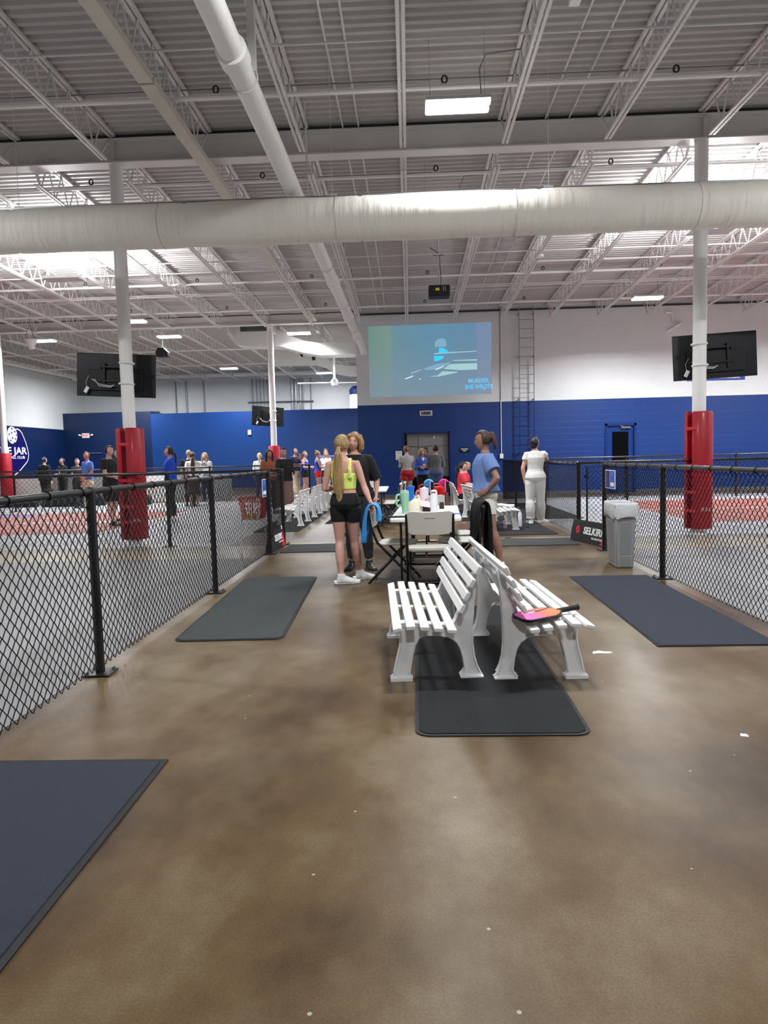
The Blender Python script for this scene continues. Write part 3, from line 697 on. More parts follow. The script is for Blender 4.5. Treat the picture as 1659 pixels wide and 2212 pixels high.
# ---------------------------------------------------------------- tables and folding chairs
m_tabtop = mat('white table plastic', srgb(222, 222, 220), .4, coat=.1)
m_chairpl = mat('pale grey chair plastic', srgb(200, 199, 190), .42)
m_leg = mat('black steel tube', srgb(16, 16, 18), .35)
def make_table(w, l):
    t = thing('folding_table', '', 'table')
    obj('tabletop', MB().prism(rrect(-w/2, w/2, -l/2, l/2, .04), 'z', .70, .743), m_tabtop, t, 30, .01)
    for s in (-1, 1):
        y = s*(l/2-.22)
        obj('leg', MB().tube([(-w*.36, y, .69), (-w*.36, y, .02)], .014, 10).tube([(w*.36, y, .69), (w*.36, y, .02)], .014, 10).tube([(-w*.36, y, .3), (w*.36, y, .3)], .011, 8).tube([(-w*.42, y, .015), (w*.42, y, .015)], .016, 10).bar((0, y, .3), (0, y-s*.4, .68), .02), m_leg, t)
    return t
TB = make_table(.76, 1.83); TB.location = (.19, 8.38, 0); TB.rotation_euler.z = math.radians(-2.5); TB['label'] = 'white folding table with cups and bags behind the near benches'
tt = make_table(.76, 1.83); tt.location = (-.86, 14.95, 0); tt['label'] = 'empty white folding table beyond the woman in black, near the blue wall'
def make_chair():
    t = thing('folding_chair', '', 'chair')
    obj('seat', MB().prism(rrect(-.225, .225, -.2, .22, .07), 'z', .425, .452), m_chairpl, t, 30, .01)
    P = []; 
    bk = MB(); n = 10; vs = []; fs = []
    for i in range(n+1):
        x = -.235+.47*i/n; cv = -.03*(1-(2*i/n-1)**2)
        top = .855-.012*(1-(2*i/n-1)**2) if 0 < i < n else .835; bot = .615-.012*(1-(2*i/n-1)**2) if 0 < i < n else .64
        for y, z in ((-.265+cv, bot), (-.245+cv, bot), (-.275+cv, top), (-.305+cv, top)): vs.append((x, y-.0, z))
    for i in range(n):
        for k in range(4): fs.append((i*4+k, (i+1)*4+k, (i+1)*4+(k+1) % 4, i*4+(k+1) % 4))
    fs += [(0, 1, 2, 3), tuple(n*4+k for k in (3, 2, 1, 0))]
    b = obj('backrest', bk.add(vs, fs), m_chairpl, t, 30, .006)
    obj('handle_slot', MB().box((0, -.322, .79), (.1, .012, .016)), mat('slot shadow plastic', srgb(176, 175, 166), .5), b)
    obj('name_plate', MB().box((0, -.312, .755), (.075, .012, .014)), m_blackpl, b)
    for s in (-1, 1):
        obj('main_leg', MB().tube([(s*.232, -.29, .82), (s*.232, -.262, .62), (s*.232, -.2, .46), (s*.232, .24, .0)], .0155, 8), m_leg, t)
        obj('rear_leg', MB().tube([(s*.205, .1, .42), (s*.205, -.31, .0)], .0155, 8), m_leg, t)
    obj('cross_bar', MB().tube([(-.232, .17, .07), (.232, .17, .07)], .01, 8).tube([(-.205, -.25, .06), (.205, -.25, .06)], .01, 8), m_leg, t)
    return t
CH = make_chair(); CH.location = (.185, 7.36, 0); CH['label'] = 'folding chair at the near end of the cluttered table, back to the camera'; CH['group'] = 'pale folding chairs'
CL = dup(CH, (-.16, 7.95, 0), -PI/2-.08, 'folding chair at the left of the cluttered table with the blue jacket')
CRt = dup(CH, (.52, 8.05, 0), PI/2-.08, 'folding chair at the right of the cluttered table with the black coat')
dup(CH, (.55, 8.75, 0), PI/2, 'folding chair behind the one with the black coat')
dup(CH, (.24, 9.62, 0), PI, 'folding chair at the far end of the cluttered table')
dup(CH, (-.95, 13.8, 0), 0, 'folding chair at the near end of the empty far table')
dup(CH, (-.95, 16.1, 0), PI, 'folding chair at the far end of the empty far table')
dup(CH, (-.5, 14.7, 0), PI/2, 'left one of two folding chairs along the right side of the far table')
dup(CH, (-.42, 15.35, 0), PI/2, 'right one of two folding chairs along the right side of the far table')

def cloth(name, rows, m, label, cat, thick=.012, sub=1):
    # rows: list of rows of points
    n = len(rows[0]); vs = [p for r in rows for p in r]; fs = []
    for i in range(len(rows)-1):
        for j in range(n-1): fs.append((i*n+j, i*n+j+1, (i+1)*n+j+1, (i+1)*n+j))
    me = bpy.data.meshes.new(name); me.from_pydata(vs, [], fs)
    o = link(name, me, m); 
    for p in me.polygons: p.use_smooth = True
    s = o.modifiers.new('thick', 'SOLIDIFY'); s.thickness = thick
    s = o.modifiers.new('sub', 'SUBSURF'); s.levels = sub; s.render_levels = sub+1
    if label: tag(o, label, cat)
    return o
rnd = random.Random(3)
def hang(cx, y0, y1, ztop, z0f, z0b, dx, folds, amp, n=22, spread=.0):
    rows = []
    # profile of the drape: front hang -> over the top -> back hang, across x; runs along y
    prof = [(-dx-spread, z0f), (-dx-spread*.8, z0f+(ztop-z0f)*.25), (-dx-.01-spread*.4, z0f+(ztop-z0f)*.5), (-dx-.005, z0f+(ztop-z0f)*.8), (-dx*.8, ztop-.01), (0, ztop+.012), (dx*.8, ztop-.01), (dx+.005, z0b+(ztop-z0b)*.7), (dx+.01, z0b+(ztop-z0b)*.3), (dx+.015, z0b)]
    for k, (px, pz) in enumerate(prof):
        r = []
        for j in range(n):
            u = j/(n-1); w = math.sin(u*folds*PI*2+k*.35)*amp*(.3+abs(k-5)/5)
            r.append((cx+px+w, y0+(y1-y0)*u, pz+rnd.uniform(-.006, .006)-(.02*math.sin(u*5) if k in (0, 9) else 0)))
        rows.append(r)
    return rows
m_bluej = mat('bright blue jersey', srgb(52, 140, 214), .7, noise=.08, nscale=12, bump=.3, bscale=30)
m_blackc = mat('black fleece', srgb(12, 12, 14), .95)
cloth('jacket', hang(-.43, 7.72, 8.12, .87, .46, .7, .055, 3.2, .026, spread=.04), m_bluej, 'bright blue jacket hung over the left folding chair', 'jacket')
cloth('coat', hang(.8, 7.74, 8.42, .872, .42, .07, .06, 3, .03), m_blackc, 'black coat hung over the right folding chair beside the girl in blue', 'coat', .02)
m_darkg = mat('dark grey fabric', srgb(52, 53, 60), .9)
cloth('jacket', hang(.84, 8.52, 8.95, .872, .55, .4, .04, 2, .012), m_darkg, 'dark grey jacket over the chair back behind the black coat', 'jacket', .02)

# ---------------------------------------------------------------- things on the near table
ZT_ = .743
def vessel(name, label, cat, x, y, prof, m, lid=None, lidm=None, n=24, z=ZT_):
    t = thing(name, label, cat, (x, y, z))
    obj('body', MB().lathe(prof, n=n), m, t, 30)
    if lid: obj('lid', MB().lathe(lid, n=n), lidm or m, t, 30)
    return t
m_green = mat('mint green enamel', srgb(150, 205, 170), .35)
m_clear = mat('clear plastic', srgb(225, 228, 230), .12, alpha=.45, spec=.7)
t = vessel('tumbler', 'mint green tumbler with a side handle on the cluttered table', 'tumbler', -.07, 8.2, [(.033, 0), (.036, .09), (.05, .12), (.053, .235), (.05, .24)], m_green, [(.05, .236), (.052, .25), (.05, .262), (.02, .268)], m_clear)
obj('handle', MB().tube([(-.05, 0, .215), (-.085, 0, .21), (-.096, 0, .19), (-.096, 0, .11), (-.085, 0, .085), (-.046, 0, .085)], [(.009, .014)]*6, 8), m_green, t)
obj('straw', MB().tube([(.012, 0, .26), (.01, 0, .275)], .005, 8), m_clear, t)
vessel('shaker_cup', 'plain bright blue cylinder cup behind the cream bag', 'cup', .0, 8.75, [(.045, 0), (.045, .255), (.05, .258), (.05, .285), (.047, .29)], mat('bright blue plastic', srgb(20, 110, 205), .35))
m_pinkt = mat('pale pink enamel', srgb(236, 216, 224), .3)
t = vessel('tumbler', 'pale pink tumbler with a side handle on the cluttered table', 'tumbler', .165, 8.6, [(.036, 0), (.04, .09), (.052, .12), (.055, .235), (.054, .262)], m_pinkt, [(.054, .256), (.055, .266), (.02, .272), (.008, .285)], m_pinkt)
obj('handle', MB().tube([(-.05, 0, .235), (-.085, 0, .232), (-.096, 0, .21), (-.096, 0, .12), (-.085, 0, .095), (-.046, 0, .095)], [(.009, .014)]*6, 8), mat('dusty pink plastic', srgb(190, 110, 130), .4), t)
t = vessel('water_bottle', 'white insulated bottle with spout lid at the front of the cluttered table', 'bottle', .262, 8.02, [(.04, 0), (.043, .02), (.043, .19), (.04, .205)], mat('white powder coat', srgb(228, 228, 232), .5), [(.038, .205), (.04, .215), (.04, .235), (.034, .262), (.02, .27)], mat('white lid plastic', srgb(240, 238, 240), .4))
obj('lid_band', MB().box((-.005, -.033, .243), (.05, .016, .012)), mat('plum lid strap', srgb(110, 50, 80), .5), t)
m_cream = mat('cream canvas', srgb(226, 222, 200), .85, bump=.3, bscale=90)
t = thing('tote_bag', 'slouchy cream canvas bag between the mint tumbler and brown purse', 'bag', (.05, 8.06, ZT_))
obj('body', MB().loft([((0, 0, 0), .07, .045), ((-.005, 0, .03), .088, .055), ((-.005, 0, .09), .086, .05), ((.0, 0, .135), .075, .035), ((.01, 0, .155), .055, .022), ((.03, 0, .175), .02, .012)], 20), m_cream, t, 60)
obj('strap', MB().tube([(-.04, 0, .13), (-.02, .01, .165), (.02, .01, .2), (.035, .01, .215), (.045, 0, .18), (.06, 0, .13)], [(.012, .004)]*6, 8), m_cream, t)
m_brown = mat('dark brown leather', srgb(52, 42, 36), .45)
t = thing('purse', 'dark brown leather purse beside the white bottle', 'bag', (.185, 8.14, ZT_), .3)
obj('body', MB().prism([(-.055, 0), (.055, 0), (.06, .05), (.052, .125), (-.045, .135), (-.06, .05)], 'y', -.03, .03), m_brown, t, 30, .012)
obj('flap', MB().prism([(-.05, .06), (.0, .045), (.05, .06), (.052, .13), (-.045, .14)], 'y', -.036, -.03), m_brown, t, 30, .003)
obj('strap', MB().tube([(-.03, 0, .13), (.0, 0, .16), (.04, 0, .165), (.05, 0, .12)], [(.01, .003)]*4, 8), m_brown, t)
o = cloth('scarf', [[(.1+.03*i, 8.05-.02*j+.006*math.sin(i*2+j), .9-.022*j-.006*i+.01*math.sin(i*3.1+j*2)) for i in range(5)] for j in range(4)], mat('pale lilac cloth', srgb(222, 208, 214), .8), 'crumpled pale lilac cloth on top of the brown purse', 'cloth', .006)
m_paper = mat('printed paper', srgb(225, 224, 218), .7, noise=.12, nscale=30)
for i, (x, y, w, l, a, mm, lb) in enumerate(((-.1, 7.78, .2, .15, .2, mat('food wrapper', srgb(214, 190, 160), .6, noise=.3, nscale=40), 'tan food wrapper at the left corner of the cluttered table'),
      (.02, 7.66, .2, .1, -.1, mat('red paper pouch', srgb(206, 120, 100), .6), 'orange red flat pouch behind the near chair back'),
      (-.12, 7.62, .26, .07, .03, m_blackpl, 'flat black case at the near left table corner'),
      (.42, 8.15, .2, .28, .1, m_paper, 'loose printed sheets at the right side of the cluttered table'),
      (.46, 8.5, .2, .2, -.3, m_paper, 'second pile of printed sheets farther back on the cluttered table'),
      (.44, 7.9, .22, .06, .05, mat('blue folder card', srgb(60, 100, 190), .5), 'blue folder at the right edge of the cluttered table'),
      (.3, 8.9, .12, .16, .2, m_paper, 'small printed card near the far end of the cluttered table'))):
    tag(obj('paper' if i in (3, 4, 6) else 'flat_item', MB().b2(-w/2, w/2, -l/2, l/2, 0, .004+.004*(i % 2)+(.012 if i == 2 else 0)), mm, loc=(x, y, ZT_), rot=(0, 0, a)), lb, 'paper' if i in (3, 4, 6) else 'packaging')
vessel('snack_jar', 'small dark jar near the far right of the cluttered table', 'jar', .38, 8.75, [(.03, 0), (.03, .06), (.026, .065), (.026, .08)], mat('dark jar', srgb(60, 44, 40), .4))

# ---------------------------------------------------------------- cart with caps and red bag
m_redt = mat('red coated tube', srgb(206, 26, 30), .35)
t = thing('ball_cart', 'red and grey tube cart beyond the cluttered table', 'cart', (.43, 13.2, 0))
obj('handle_rail', MB().tube([(-.26, 0, .62), (-.28, 0, .75), (-.27, 0, .83), (-.22, 0, .865), (.22, 0, .875), (.27, 0, .85)], .016, 10).tube([(-.26, .45, .72), (.27, .45, .76)], .014, 8), m_redt, t)
fr = MB()
for x in (-.25, .26):
    fr.tube([(x, 0, .62 if x < 0 else .84), (x, 0, .06)], .013, 8).tube([(x, .45, .75), (x, .45, .06)], .013, 8).tube([(x, 0, .3), (x, .45, .3)], .01, 8)
fr.tube([(-.25, 0, .3), (.26, 0, .3)], .01, 8).tube([(.0, 0, .86), (.05, 0, .3)], .008, 8)
obj('frame', fr, m_galv, t)
obj('wire_basket', MB().b2(-.24, .25, .02, .43, .32, .335), m_galv, t)
for x in (-.25, .26):
    for y in (0, .45): obj('wheel', MB().lathe([(.012, -.012), (.035, -.012), (.035, .012), (.012, .012)], n=16), m_blackpl, t, rot=(0, PI/2, 0), loc=(x, y, .036))
m_capb = mat('sky blue cap cloth', srgb(70, 150, 225), .7); m_capp = mat('magenta cap cloth', srgb(214, 40, 120), .7)
for x, mm, nm in ((.34, m_capb, 'sky blue'), (.62, m_capp, 'magenta')):
    c = thing('paddle_cover', '%s round-topped paddle cover hooked on the cart rail' % nm, 'cover', (x, 13.16, .78))
    P = [(-.085, -.08), (.085, -.08), (.095, .08)] + [(.095*math.cos(a), .1+.085*math.sin(a)) for a in [PI*i/10 for i in range(1, 10)]] + [(-.095, .08)]
    obj('shell', MB().prism(P, 'y', -.035, .035), mm, c, 40, .02)
    obj('panel_stripe', MB().b2(.02, .03, -.04, -.034, -.06, .17), m_pure, c)
    obj('side_panel', MB().b2(.035, .088, -.038, -.033, -.06, .13), m_blackpl, c)
    obj('emblem', MB().b2(-.04, -.015, -.04, -.034, .04, .065).box((-.03, -.037, .05), (.012, .004, .03)), mat('dark blue print', srgb(20, 50, 120), .5), c)
o = cloth('drawstring_bag', [[(.5+.02*j*.3+(.016*i-.07)*(1+.22*j), 13.08+.02*math.sin(i*1.3+j), .84-.085*j) for i in range(10)] for j in range(6)], m_redt if False else mat('red nylon', srgb(214, 24, 24), .5), 'bright red drawstring bag hanging from the cart rail', 'bag', .05)
text('print', 'SELKIRK', .045, m_pure, None, (.53, 13.03, .56), (PI/2, .2, 0))
pr = bpy.context.scene.collection.objects[-1]; pr.parent = o

# ---------------------------------------------------------------- ball hopper behind the left fence
t = thing('ball_hopper', 'red wire ball hopper on legs behind the left fence end', 'basket', (-2.42, 10.75, .5))
wb_ = MB(); W0, W1, HH = .13, .17, .33
for k in range(6):
    z = HH*k/5; w = W0+(W1-W0)*k/5; wb_.tube([(-w, -w, z), (w, -w, z), (w, w, z), (-w, w, z)], .0035 if k < 5 else .006, 5, closed=True)
for k in range(9):
    u = -1+2*k/8
    for a, b in ((u, -1), (u, 1), (-1, u), (1, u)): wb_.tube([(a*W0, b*W0, 0), (a*W1, b*W1, HH)], .003, 4)
    wb_.tube([(u*W0, -W0, 0), (u*W0, W0, 0)], .003, 4)
obj('wire_basket', wb_, m_redt, t)
obj('handle_legs', MB().tube([(-.16, 0, .3), (-.2, 0, -.5)], .006, 6).tube([(.16, 0, .3), (.2, 0, -.5)], .006, 6).tube([(-.2, .1, -.49), (-.2, -.1, -.49)], .006, 6).tube([(.2, .1, -.49), (.2, -.1, -.49)], .006, 6), m_pure, t)
obj('side_plate', MB().b2(.165, .18, -.12, .12, .02, .4), m_redt, t)
m_ball = mat('yellow ball plastic', srgb(222, 235, 60), .5)
def ball(x, y, z, label): return tag(obj('pickleball', MB().ell((0, 0, 0), (.037, .037, .037), 20, 12), m_ball, loc=(x, y, z)), label, 'ball', 'yellow balls in the red hopper')
ball(-2.46, 10.66, .542, 'left yellow ball in the red wire hopper'); ball(-2.38, 10.67, .542, 'right yellow ball in the red wire hopper')

# ---------------------------------------------------------------- signs and banners
m_blues = mat('blue sign print', srgb(34, 96, 190), .4); m_navy = mat('navy sign print', srgb(24, 40, 110), .4)
def fence_sign(x, y, z, w, h, rz, label, panels):
    t = thing('sign', label, 'sign', (x, y, z), rz)
    obj('board', MB().b2(-w/2, w/2, -.003, .003, -h/2, h/2), m_pure, t)
    for a, b, mm in panels: obj('print', MB().b2(a*w, b*w, -.005, -.003, -h*.46, h*.46), mm, t)
    text('numeral', '1', .07, m_pure, t, ((panels[-1][0]+panels[-1][1])/2*w, -.006, h*.28), ext=.001)
    obj('notice', MB().b2((panels[-1][0]+.06)*w, (panels[-1][1]-.06)*w, -.007, -.005, -h*.36, -h*.16), m_pure, t)
    return t
fence_sign(XL+.035, 9.95, 1.0, .26, .25, PI/2, 'blue and white court sign on the left fence end above the red hopper', [(-.46, .46, m_blues)])
fence_sign(XR-.035, 9.68, 1.02, .46, .25, -PI/2, 'blue and white court sign on the right fence near the grey bin', [(-.46, -.02, m_navy), (.02, .46, m_blues)])
m_banner = mat('black banner vinyl', srgb(22, 24, 28), .45); m_rlogo = mat('red banner print', srgb(214, 28, 34), .45)
def banner(p0, p1, h, lean, label, right):
    p0, p1 = Vector(p0), Vector(p1); d = p1-p0; L = d.length
    t = thing('floor_banner', label, 'banner', (p0.x, p0.y, 0), math.atan2(d.y, d.x))
    # local x runs in reading direction, the printed face looks along -y and leans back
    obj('front_panel', MB().add([(0, 0, .0), (L, 0, .0), (L-.03, lean, h), (.03, lean, h), (0, .015, 0), (L, .015, 0), (L-.03, lean+.015, h), (.03, lean+.015, h)], [(0, 1, 2, 3), (7, 6, 5, 4), (0, 4, 5, 1), (3, 2, 6, 7), (0, 3, 7, 4), (1, 5, 6, 2)]), m_banner, t)
    obj('back_panel', MB().add([(0, 2*lean, 0), (L, 2*lean, 0), (L-.03, lean+.01, h), (.03, lean+.01, h), (0, 2*lean+.012, 0), (L, 2*lean+.012, 0), (L-.03, lean+.02, h), (.03, lean+.02, h)], [(0, 1, 2, 3), (7, 6, 5, 4), (0, 4, 5, 1), (3, 2, 6, 7), (0, 3, 7, 4), (1, 5, 6, 2)]), m_banner, t)
    ang = math.atan2(lean, h); rx = PI/2-ang
    P = lambda u, v: (u, lean*v/h-.003, v)
    if right:
        lg = MB(); n = 24
        for k in range(3):
            a0 = -.045+.03*k
            lg.prism([(-.055+.0+.01*k, a0-.012), (.03, a0+.028), (.055-.01*(2-k), a0+.03), (.05-.01*(2-k), a0+.012), (-.03, a0-.026), (-.055+.01*k, a0-.03)], 'z', 0, .002)
        lg2 = MB().lathe([(.0, .0), (.062, 0), (.062, .001), (0, .001)], n=28)
        o = obj('logo_disc', lg2, m_rlogo, t, loc=P(.22, h*.56), rot=(rx, 0, 0)); 
        o = obj('logo_stripes', MB().box((0, .012, .0018), (.1, .007, .001), Matrix.Rotation(.7, 3, 'Z')).box((0, -.012, .0018), (.1, .007, .001), Matrix.Rotation(.7, 3, 'Z')), m_banner, o)
        text('brand_lettering', 'SELKIRK', .15, m_pure, t, P(.7, h*.55), (rx, 0, 0), bold=.004, shear=.15, sx=1.15)
        text('tagline', 'WE ARE PICKLEBALL', .045, m_pure, t, P(.86, h*.26), (rx, 0, 0))
        rr_ = obj('red_corner', MB().prism([(L-.3, .02), (L-.03, .02), (L-.05, h*.7)], 'y', -.004, -.002), m_rlogo, t); 
        rr_.rotation_euler.x = -ang
    else:
        text('brand_lettering', 'SELKIRK', .13, m_pure, t, P(L*.56, h*.5), (rx, 0, 0), bold=.004, shear=.15, sx=1.1)
        text('tagline', 'WE ARE PICKLEBALL', .035, m_pure, t, P(L*.7, h*.28), (rx, 0, 0))
        rr_ = obj('red_corner', MB().prism([(L-.26, .02), (L-.02, .02), (L-.06, h*.72)], 'y', -.004, -.002), m_rlogo, t); rr_.rotation_euler.x = -ang
        obj('white_patch', MB().prism([(L-.13, h*.78), (L-.07, h*.78), (L-.07, h*.95), (L-.13, h*.95)], 'y', -.004, -.002), m_pure, t).rotation_euler.x = -ang
    return t
banner((2.53, 11.38, 0), (2.84, 10.22, 0), .34, .05, 'black banner with red round logo and white lettering beside the right fence opening', True)
banner((XL+.02, 10.49, 0), (XL+.05, 11.42, 0), .36, .05, 'black banner with white lettering and red corner at the left fence opening', False)

# ---------------------------------------------------------------- grey bin
m_bin = mat('grey bin plastic', srgb(140, 142, 144), .5)
m_bin2 = mat('grey bin recess', srgb(128, 130, 132), .5)
m_liner = mat('translucent liner', srgb(235, 238, 240), .35, alpha=.6, bump=.8, bscale=14)
t = thing('waste_bin', 'tall grey plastic bin with a clear liner beside the right fence', 'bin', (2.55, 8.72, 0), math.radians(-3))
def tb(w0, l0, z0, w1, l1, z1):
    return MB().loft([((0, 0, z0), w0, l0), ((0, 0, z1), w1, l1)], 4) if False else MB().add([(sx*w, sy*l, z) for (w, l, z) in ((w0, l0, z0), (w1, l1, z1)) for sx, sy in ((-1, -1), (1, -1), (1, 1), (-1, 1))], [(3, 2, 1, 0), (4, 5, 6, 7), (0, 1, 5, 4), (1, 2, 6, 5), (2, 3, 7, 6), (3, 0, 4, 7)])
obj('body', tb(.1, .225, 0, .125, .28, .7), m_bin, t, 30, .018)
obj('rim', tb(.128, .285, .69, .134, .292, .765), m_bin, t, 30, .012)
def slopey(z): return -(.225+(.28-.225)*z/.7)
obj('front_recess', MB().add([(-.062, slopey(.16)-.002, .16), (.062, slopey(.16)-.002, .16), (.07, slopey(.55)-.002, .55), (-.07, slopey(.55)-.002, .55), (-.062, slopey(.16)+.01, .16), (.062, slopey(.16)+.01, .16), (.07, slopey(.55)+.01, .55), (-.07, slopey(.55)+.01, .55)], [(0, 1, 2, 3), (7, 6, 5, 4), (0, 4, 5, 1), (3, 2, 6, 7), (0, 3, 7, 4), (1, 5, 6, 2)]), m_bin2, t, 30, .006)
obj('front_recess', MB().add([(-.062, slopey(.02)-.002, .02), (.062, slopey(.02)-.002, .02), (.064, slopey(.15)-.002, .15), (-.064, slopey(.15)-.002, .15), (-.062, slopey(.02)+.01, .02), (.062, slopey(.02)+.01, .02), (.064, slopey(.15)+.01, .15), (-.064, slopey(.15)+.01, .15)], [(0, 1, 2, 3), (7, 6, 5, 4), (0, 4, 5, 1), (3, 2, 6, 7), (0, 3, 7, 4), (1, 5, 6, 2)]), m_bin2, t, 30, .006)
sx_ = lambda z: -(.1+(.125-.1)*z/.7)
obj('side_recess', MB().add([(sx_(.05)-.003, -.13, .05), (sx_(.05)-.003, .13, .05), (sx_(.56)-.003, .17, .56), (sx_(.56)-.003, -.17, .56), (sx_(.05)+.01, -.13, .05), (sx_(.05)+.01, .13, .05), (sx_(.56)+.01, .17, .56), (sx_(.56)+.01, -.17, .56)], [(0, 1, 2, 3), (7, 6, 5, 4), (0, 4, 5, 1), (3, 2, 6, 7), (0, 3, 7, 4), (1, 5, 6, 2)]), m_bin2, t, 30, .006)
obj('brand_patch', MB().box((.0, slopey(.62)-.006, .62), (.055, .006, .025)), mat('dark red patch', srgb(130, 16, 30), .4), t)
ln = []; N = 48
for k, (z, ex) in enumerate(((.60, .01), (.66, .014), (.72, .012), (.775, .012), (.785, .0), (.775, -.012), (.7, -.02))):
    r = []
    for i in range(N+1):
        a = 2*PI*i/N; cx = math.copysign(abs(math.cos(a))**.28, math.cos(a)); cy = math.copysign(abs(math.sin(a))**.28, math.sin(a))
        wob = .006*math.sin(i*2.3+k*1.1)+.004*math.sin(i*5.1+k)
        r.append(((.136+ex+wob)*cx*(1-.05*(k == 0)), (.294+ex+wob)*cy*(1-.02*(k == 0)), z+(.02*math.sin(i*.9) if k == 0 else .004*math.sin(i*3.3))))
    ln.append(r)
o = cloth('liner', ln, m_liner, None, None, .002, 0); o.parent = t

# ---------------------------------------------------------------- on the floor by the far right bench
vessel('water_bottle', 'tall white bottle standing on the floor beside the bench end', 'bottle', 2.07, 13.55, [(.038, 0), (.038, .24), (.02, .28), (.02, .3)], mat('white bottle steel', srgb(226, 228, 236), .4), [(.024, .3), (.024, .33), (.01, .335)], m_blackpl, z=.012)
t = vessel('plastic_cup', 'clear cup of pink drink on the floor by the bench leg', 'cup', 1.76, 13.3, [(.03, 0), (.042, .14), (.043, .145)], m_clear, z=.012)
obj('drink', MB().lathe([(.028, .004), (.033, .06)], n=20), mat('pink drink', srgb(226, 120, 120), .3), t)
tag(obj('phone', MB().b2(-.06, .06, -.035, .035, 0, .01), m_blackpl, loc=(2.14, 13.32, .012), rot=(0, 0, .4)), 'black phone lying on the mat by the white bottle', 'phone')
for i, (x, y, a, lb) in enumerate(((1.72, 13.75, .3, 'white paper bag lying on the bench seat behind the girl in blue'), (1.86, 13.45, -.2, 'white carton on the front slat of the bench behind the girl in blue'))):
    tag(obj('paper_bag', MB().b2(-.09, .09, -.12, .12, 0, .035), m_paper, loc=(x, y, .402), rot=(0, 0, a), bev=.01), lb, 'paper')
tag(obj('dark_cap', MB().ell((0, 0, .03), (.09, .08, .05), 16, 8), m_blackpl, loc=(1.72, 14.08, .395)), 'small black cap at the far end of the papered bench seat', 'cap')

# ---------------------------------------------------------------- projector and projected picture
t = thing('projector', 'black projector with a yellow label hanging from the roof on a white pole', 'projector', (.77, 17, 5.08))
obj('case', MB().b2(-.25, .25, -.2, .22, 0, .25), m_blackpl, t, 30, .03)
obj('label_plate', MB().b2(-.09, .0, -.21, -.198, .12, .18), mat('yellow label', srgb(226, 214, 30), .5), t)
obj('vent_slots', MB().b2(.08, .1, -.206, -.198, .1, .22).b2(.13, .15, -.206, -.198, .1, .22), m_conduit, t)
obj('hanging_pole', MB().tube([(0, .02, .25), (0, .02, 1.455)], .022, 10).tube([(-.06, .02, .25), (-.04, .02, 1.2)], .005, 6), m_steel, t)
obj('ceiling_bracket', MB().b2(-.12, .12, -.03, .07, .98, 1.0), m_blackpl, t)
obj('power_cord', MB().tube([(.02, -.03, .25), (.05, -.03, .4), (.03, -.02, .7), (.02, -.01, 1.0), (-.2, -.01, 1.15)], .008, 6), m_blackpl, t)
obj('lens', MB().lathe([(.05, 0), (.05, .05), (.03, .055)], n=18), m_blackpl, t, loc=(.1, .22, .12), rot=(-PI/2, 0, 0))
def proj_mat():
    m = bpy.data.materials.new('projected light'); m.use_nodes = True; nt = m.node_tree; n = nt.nodes; L = nt.links; b = n['Principled BSDF']
    tc = n.new('ShaderNodeTexCoord'); sp = n.new('ShaderNodeSeparateXYZ'); L.new(tc.outputs['Object'], sp.inputs[0])
    mr = n.new('ShaderNodeMapRange'); mr.inputs[1].default_value = -2.07; mr.inputs[2].default_value = 2.07; L.new(sp.outputs[0], mr.inputs[0])
    r = n.new('ShaderNodeValToRGB'); e = r.color_ramp.elements; e[0].color = srgb(112, 146, 140); e[1].color = srgb(120, 142, 172)
    for p, c in ((.17, (122, 152, 142)), (.21, (108, 146, 160)), (.55, (98, 146, 174)), (.86, (104, 142, 170)), (.9, (122, 144, 176))): k = e.new(p); k.color = srgb(*c)
    L.new(mr.outputs[0], r.inputs[0])
    no = n.new('ShaderNodeTexNoise'); no.inputs['Scale'].default_value = .9; L.new(tc.outputs['Object'], no.inputs['Vector'])
    m2 = n.new('ShaderNodeMix'); m2.data_type = 'RGBA'; m2.inputs[7].default_value = srgb(130, 150, 166); 
    mz = n.new('ShaderNodeMapRange'); mz.inputs[1].default_value = .6; mz.inputs[2].default_value = -1.0; mz.inputs[3].default_value = 0; mz.inputs[4].default_value = .7; L.new(sp.outputs[2], mz.inputs[0]); L.new(mz.outputs[0], m2.inputs[0]); L.new(r.outputs[0], m2.inputs[6])
    b.inputs['Base Color'].default_value = (.02, .02, .02, 1); L.new(m2.outputs[2], b.inputs['Emission Color']); b.inputs['Emission Strength'].default_value = .9
    return m
scr = tag(obj('projected_picture', MB().add([(-2.06, 0, 1.175), (2.07, 0, 1.2), (2.04, 0, -1.17), (-2.06, 0, -1.19), (-2.06, .006, 1.175), (2.07, .006, 1.2), (2.04, .006, -1.17), (-2.06, .006, -1.19)], [(0, 1, 2, 3), (7, 6, 5, 4), (0, 4, 5, 1), (3, 2, 6, 7), (0, 3, 7, 4), (1, 5, 6, 2)]), proj_mat(), None, None, loc=(.75, 24.24, 4.6)), 'pale blue projected title picture on the wall above the clock', 'screen')
def em(name, c, s=1): return mat(name, (.02, .02, .02, 1), .5, emit=srgb(*c), estr=s)
e_cy, e_pa, e_mid, e_wh = em('projected cyan', (60, 200, 255), 1.1), em('projected pale green', (165, 205, 208)), em('projected haze', (128, 172, 196)), em('projected white', (205, 240, 248), 1.1)
def U(zx, zy): return ((zx-640)/1010*4.13+.03, -(zy-350)/585*2.37)
def sh(name, pts, m, d=.002): return obj(name, MB().prism([U(*p) for p in pts], 'y', -.001-d, -.001), m, scr, None)
sh('haze_shape', [(675, 205), (700, 180), (740, 175), (768, 190), (768, 245), (675, 245)], e_mid)
sh('cyan_shape', [(708, 252), (745, 255), (785, 282), (770, 296), (706, 294)], e_cy, .003)
sh('cyan_shape', [(665, 318), (748, 320), (742, 340), (700, 358), (670, 363)], e_cy, .003)
